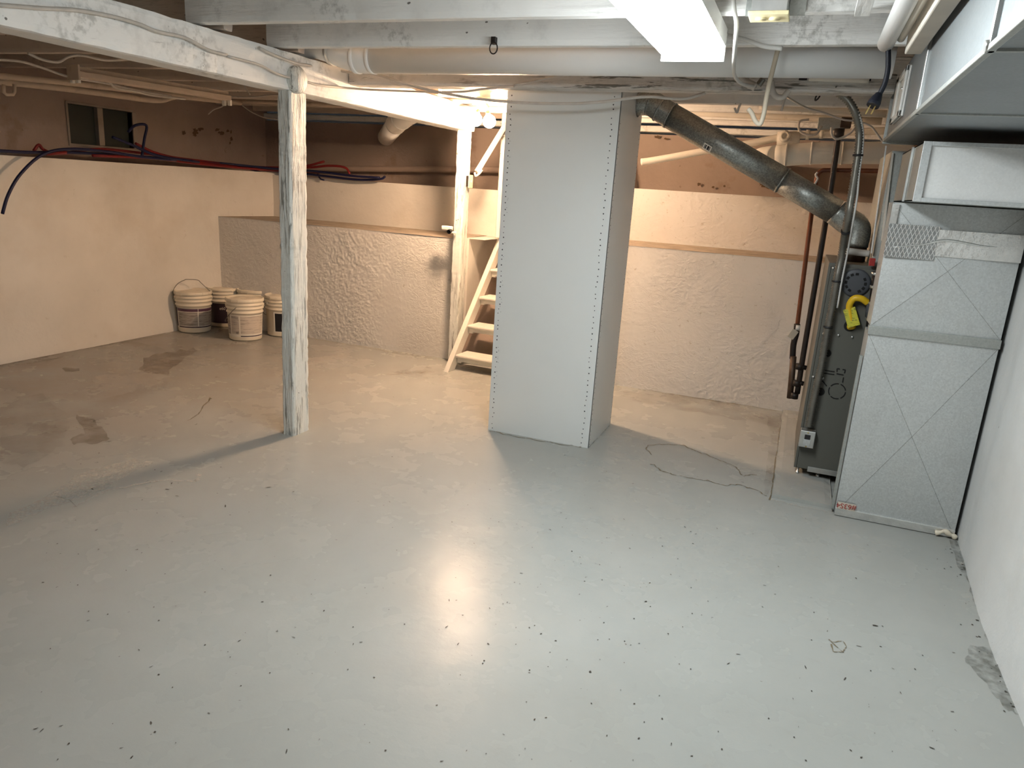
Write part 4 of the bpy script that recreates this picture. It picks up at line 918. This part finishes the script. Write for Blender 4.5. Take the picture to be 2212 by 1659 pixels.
MB().box(a.x, b.x+.02, FY0-.008, FY0-.003, FZ0-.004, FZ0+.016).build('base_bracket', 'steel', fdoor, .001)
# gas hose and pipes
gh = thing('gas_hose', 'bright yellow gas hose looping out of the furnace front', 'gas hose', tuple(FP(1838,690)))
MB().tube([FP(1873,652)+Vector((0,-.03,0)), FP(1860,643)+Vector((0,-.036,0)), FP(1845,642)+Vector((0,-.036,0)), FP(1836,652)+Vector((0,-.032,0)), FP(1834,665)+Vector((0,-.026,0)), FP(1838,690)+Vector((0,-.022,0)), FP(1842,703)+Vector((0,-.012,0)), FP(1834,706)+Vector((0,.0,0))], .0115, 12).build('hose', 'yellow', gh)
a, b = FP(1833,664)+Vector((0,-.030,0)), FP(1844,702)+Vector((0,-.026,0))
MB().bar(a, b, .040, .012, (0,1,0)).build('warning_tag', 'tag_y', gh, .001)
gp = thing('gas_pipe', 'black gas pipe with steel couplings between furnace and return duct', 'pipe', tuple(FP(1885,640)))
ga, gb = FP(1892,585)+Vector((0,-.035,0)), FP(1874,730)+Vector((0,-.035,0))
MB().tube([ga, gb], .013, 14, cat=False).build('pipe', 'ironpipe', gp)
for t in (.03, .22, .46, .70): q = ga.lerp(gb, t); e = (gb-ga).normalized(); MB().tube([q-e*.005, q+e*.005], .0165, 14, cat=False).build('coupling', 'steel', gp)
q = ga.lerp(gb, .57); e = (gb-ga).normalized(); MB().tube([q-e*.022, q+e*.022], .0195, 14, cat=False).build('union', 'vent', gp)
# flexible conduit with its switch box
fc = thing('flexible_conduit', 'ribbed metal flexible conduit hanging from the ceiling to the furnace', 'conduit', tuple(pY(1800,600,2.80)))
cpts = Ys([(1722,168),(1745,174),(1775,184),(1805,197),(1830,215),(1848,245)], 2.72)+Ys([(1856,280),(1855,320),(1848,370),(1840,420),(1832,470)], 2.74)+Ys([(1820,540),(1808,600),(1798,660),(1786,720),(1774,790),(1761,850),(1751,900),(1747,922)], 2.82)
m = MB(); P = [Vector(p) for p in cpts]; E_ = [P[0]*2-P[1]]+P+[P[-1]*2-P[-2]]; Q = []
for i in range(1, len(E_)-2):
    for j in range(14):
        t = j/14; a, b, c, d = E_[i-1:i+3]; Q.append(.5*((2*b)+(c-a)*t+(2*a-5*b+4*c-d)*t*t+(3*b-a-3*c+d)*t**3))
Q.append(P[-1])
L_ = [0]
for i in range(1, len(Q)): L_.append(L_[-1]+(Q[i]-Q[i-1]).length)
tot = L_[-1]; step = .0044; n = int(tot/step); R_ = []; j = 0
for i in range(n+1):
    s_ = i*tot/n
    while j < len(L_)-2 and L_[j+1] < s_: j += 1
    f_ = (s_-L_[j])/max(1e-9, L_[j+1]-L_[j]); R_.append(Q[j].lerp(Q[j+1], min(1, f_)))
cnt = len(R_)
MBc = MB().tube(R_, lambda t: .0122+(.0020 if int(round(t*(cnt-1))) % 2 == 0 else -.0016), 12, cat=False)
MBc.build('armoured_sleeve', 'armour', fc)
for i in (int(cnt*.27), int(cnt*.46), int(cnt*.60), int(cnt*.72)):
    q = R_[i]; e = (R_[i+1]-R_[i]).normalized(); MB().tube([q-e*.003, q+e*.003], .0165, 12, cat=False).build('cable_tie', 'black', fc)
wpts = [p+Vector((.017 if k > 5 else .012, -.004, -.006)) for k, p in enumerate(cpts[3:14])]
pipe('thermostat_wire', wpts, .0034, 'cable_w', 'thin white wire tied along the flexible conduit', 'wire', 8)
sw = thing('switch_box', 'galvanised switch box with an outlet low on the furnace front', 'switch box', tuple(FP(1742,942)))
a, b = FP(1728,922), FP(1754,962); cxx = (a.x+b.x)/2
MB().box(a.x+.004, b.x+.004, FY0-.046, FY0-.004, b.z, a.z).build('box', 'steel', sw, .003)
MB().box(cxx-.010+.004, cxx+.010+.004, FY0-.048, FY0-.046, a.z-.036, a.z-.014).build('receptacle', 'black', sw)
MB().box(cxx-.013+.004, cxx+.013+.004, FY0-.049, FY0-.046, b.z+.008, b.z+.032).build('cover', 'galv', sw, .001)
for z in (a.z-.006, b.z+.004): MB().lathe((cxx+.004, FY0-.046, z), [(.003,0),(.002,.002),(0,.003)], 10, (0,-1,0)).build('screw', 'brass', sw)
# supply plenum over the furnace
spl = thing('supply_plenum', 'galvanised plenum rising from the furnace to the overhead duct', 'duct', (.4, 3.0, -.185))
MB().box(.236, .56, 2.87, 3.33, -.185, .20).build('plenum_body', 'galv_dull', spl)
MB().bar(pY(1914,315,2.845), pY(1882,547,2.845), .004, .020, (0,1,0)).build('corner_strip', 'galv', spl, .001)
MB().bar(pY(1929,330,2.85)+Vector((0,.01,0)), pY(1906,520,2.85)+Vector((0,.01,0)), .006, .012, (0,1,0)).build('insulation_edge', 'pipe_white', spl)
MB().obox(pY(1884,566,2.83), (1,0,0), (0,1,0), (0,0,1), .009, .008, .013).build('red_clip', 'red', spl, .002)
pipe('pvc_pipe', [pY(1828,542,2.93), pY(1850,545,2.93), pY(1878,548,2.93)], .012, 'white_plastic', 'short white plastic pipe on top of the furnace', 'pipe', 14)

# ------------------------------------------------------------------ flue
fl = thing('flue_pipe', 'dusty galvanised flue pipe slanting down from the grey chase to the furnace', 'flue pipe', (-.2, 3.05, 0))
fa = Vector((cx1-.03, 3.045, .352)); f1 = pY(1405,222,3.045); f2 = pY(1448,250,3.045); f3 = pY(1690,390,3.045); f4 = pY(1806,458,3.045)
MB().tube([fa, fa.lerp(f1,.6), f1, f1.lerp(f2,.6), f2], .047, 28).build('elbow', 'flue', fl)
MB().tube([f2, f3], .048, 28, cat=False).build('pipe_section', 'flue', fl)
MB().tube([f3, f4], .0465, 28, cat=False).build('pipe_section', 'flue', fl)
f6 = Vector((.183, 3.045, -.130)); f5 = Vector((.181, 3.045, f4.z-.055))
MB().tube([f4, f4.lerp(f5,.5), f5, f6], .047, 28).build('elbow', 'flue', fl)
MB().tube([f6, Vector((f6.x,3.045,-.183))], .044, 28, cat=False).build('collar', 'brownpipe', fl)
for (q, e, r_) in ((f1, f2-fa, .050), (f1.lerp(f2,.5), f2-f1, .050), (f2, f3-f2, .0505), (f3, f4-f3, .050)):
    e = e.normalized(); MB().tube([q-e*.003, q+e*.003], r_, 28, cat=False).build('crimp_ring', 'flue', fl)
q = f2.lerp(f3, .39)+Vector((-.028,-.038,-.026)); dd = (f3-f2).normalized()
nn_ = Vector((-.45,-.75,-.50)).normalized(); nn_ = (nn_-dd*nn_.dot(dd)).normalized(); cp0 = f2.lerp(f3, .39)+nn_*.0488
lbl = MB().obox(cp0, dd, dd.cross(nn_), nn_, .017, .014, .0006).build('paper_label', 'lab_white', fl)
m = MB()
for k in (-1.6, -.9, .3, .8, 1.5): m.obox(cp0+nn_*.001+dd*.007*k, dd, dd.cross(nn_), nn_, .0012+.001*(abs(k) < 1), .009, .0004)
m.build('label_print', 'lab_black', lbl)

# ------------------------------------------------------------------ pipes behind the furnace
bp = thing('drain_pipe', 'thick painted drain pipe behind the furnace, lit orange', 'pipe', (.0, 3.6, .2))
P = [(.36,3.5,.238), (.20,3.5,.232), (0,3.5,.222), (-.16,3.52,.204), (-.23,3.62,.196), (-.25,3.9,.19), (-.25,4.58,.18)]
MB().tube(P[:4], .045, 26).build('pipe_run', 'pipe_white', bp); MB().tube(P[3:], .047, 26).build('pipe_bend', 'pipe_white', bp)
for x, z in ((.10,.227), (-.02,.2215), (-.12,.211)): MB().tube([(x-.004,3.5,z-.0003),(x+.004,3.5,z)], .0475, 26, cat=False).build('pipe_joint', 'pipe_white', bp)
tp = thing('water_pipe', 'slim painted pipe with a valve crossing behind the flue', 'pipe', tuple(pY(1650,310,3.85)))
MB().tube(Ys([(1385,350),(1420,345),(1530,325),(1620,310),(1685,297)], 3.85), .017, 14).build('pipe_run', 'pipe_white', tp)
MB().tube(Ys([(1715,293),(1760,290),(1830,286),(1920,282)], 3.85), .016, 14).build('pipe_run', 'pipe_white', tp)
c = pY(1698,300,3.85)
MB().tube([c+Vector((-.04,0,0)), c+Vector((.06,0,.008))], .030, 16, cat=False).build('valve_body', 'pipe_white', tp)
MB().lathe(c+Vector((-.005,-.02,.006)), [(.026,0),(.026,.03),(.017,.034),(.013,.034),(.012,.020),(0,.020)], 18, (0,-1,.1)).build('valve_plug', 'pipe_white', tp)
for (x, y) in ((1725,292),(1745,291),(1775,289)): q = pY(x, y, 3.85); MB().tube([q-Vector((.008,0,0)), q+Vector((.008,0,0))], .022, 14, cat=False).build('coupling', 'pipe_white', tp)
ip = thing('black_pipe', 'thin black iron pipe running down the wall left of the furnace', 'pipe', tuple(pY(1760,600,3.3)))
Pb = Ys([(1812,285),(1806,330),(1793,420),(1780,500),(1760,620),(1738,750),(1722,850)], 3.30)
MB().tube(Pb, .0115, 12).build('pipe_run', 'ironpipe', ip)
MB().tube([pY(1814,278,3.30), pY(1811,298,3.30)], .019, 14, cat=False).build('union', 'ironpipe', ip)
for (x, y, x2, y2) in ((1724,790,1742,795),(1724,826,1736,829)): MB().tube([pY(x,y,3.30), pY(x2,y2,3.30)], .010, 12, cat=False).build('side_stub', 'ironpipe', ip)
for (x, y) in ((1727,792),(1721,828),(1716,855)): q = pY(x, y, 3.30); MB().tube([q+Vector((0,0,-.012)), q+Vector((0,0,.012))], .016, 14, cat=False).build('tee_fitting', 'ironpipe', ip)
kp = thing('copper_pipe', 'reddish copper pipe with a hanging tag beside the black pipe', 'pipe', tuple(pY(1730,600,3.36)))
Pc = Ys([(1930,370),(1800,368),(1775,369),(1766,380),(1762,400),(1756,440),(1748,500),(1738,580),(1729,650),(1722,705)], 3.36)
MB().tube(Pc, .0095, 12).build('pipe_run', 'copper', kp)
MB().tube(Ys([(1722,700),(1720,720),(1714,745),(1712,775)], 3.34), .013, 12).build('valve', 'ironpipe', kp)
MB().tube(Ys([(1714,770),(1709,830),(1706,860)], 3.32), .013, 8, cat=False).build('lower_leg', 'brownpipe', kp)
q = pY(1722,708,3.33); MB().tube([q+Vector((-.006,0,0)), q+Vector((.012,0,0))], .012, 12, cat=False).build('valve_stem', 'cable_w', kp)
MB().obox(pY(1713,722,3.32), (.5,0,1), (0,1,0), (1,0,-.5), .020, .001, .013).build('hanging_tag', 'cable_tan', kp)
MB().tube(Ys([(1766,372),(1762,378),(1766,386),(1760,398)], 3.33), .004, 8).build('wire_twist', 'cable_w', kp)

jb = thing('gas_union', 'dark box and fittings at the top of the black pipe', 'fitting', tuple(pY(1800,268,3.4)))
a = pY(1795,268,3.42); MB().obox(a, (1,0,0), (0,1,0), (0,0,1), .05, .03, .022).build('box', 'galv_dull', jb, .003)
MB().obox(a+Vector((.055,-.02,.004)), (1,0,0), (0,1,0), (0,0,1), .02, .02, .020).build('fitting', 'brownpipe', jb, .003)

# ------------------------------------------------------------------ world, camera, view
w = bpy.data.worlds.new('World'); scene.world = w; w.use_nodes = True
w.node_tree.nodes['Background'].inputs[0].default_value = (.02,.022,.025,1); w.node_tree.nodes['Background'].inputs[1].default_value = .3
cam = bpy.data.cameras.new('Camera'); co = bpy.data.objects.new('Camera', cam); COL.objects.link(co)
cam.sensor_width = 36; cam.lens = 36*F/2212; cam.clip_start = .02
mt = Matrix((RT, UP, -FW)).transposed().to_4x4(); mt.translation = M((0,0,0)); co.matrix_world = mt
scene.camera = co
cy_ = scene.cycles; cy_.max_bounces = 6; cy_.diffuse_bounces = 4; cy_.use_light_tree = False; cy_.glossy_bounces = 3; cy_.transmission_bounces = 3; cy_.transparent_max_bounces = 6; cy_.caustics_reflective = False; cy_.caustics_refractive = False
vs_ = scene.view_settings; vs_.view_transform = 'Standard'; vs_.look = 'None'; vs_.gamma = 1; vs_.use_curve_mapping = False; vs_.exposure = 1.55
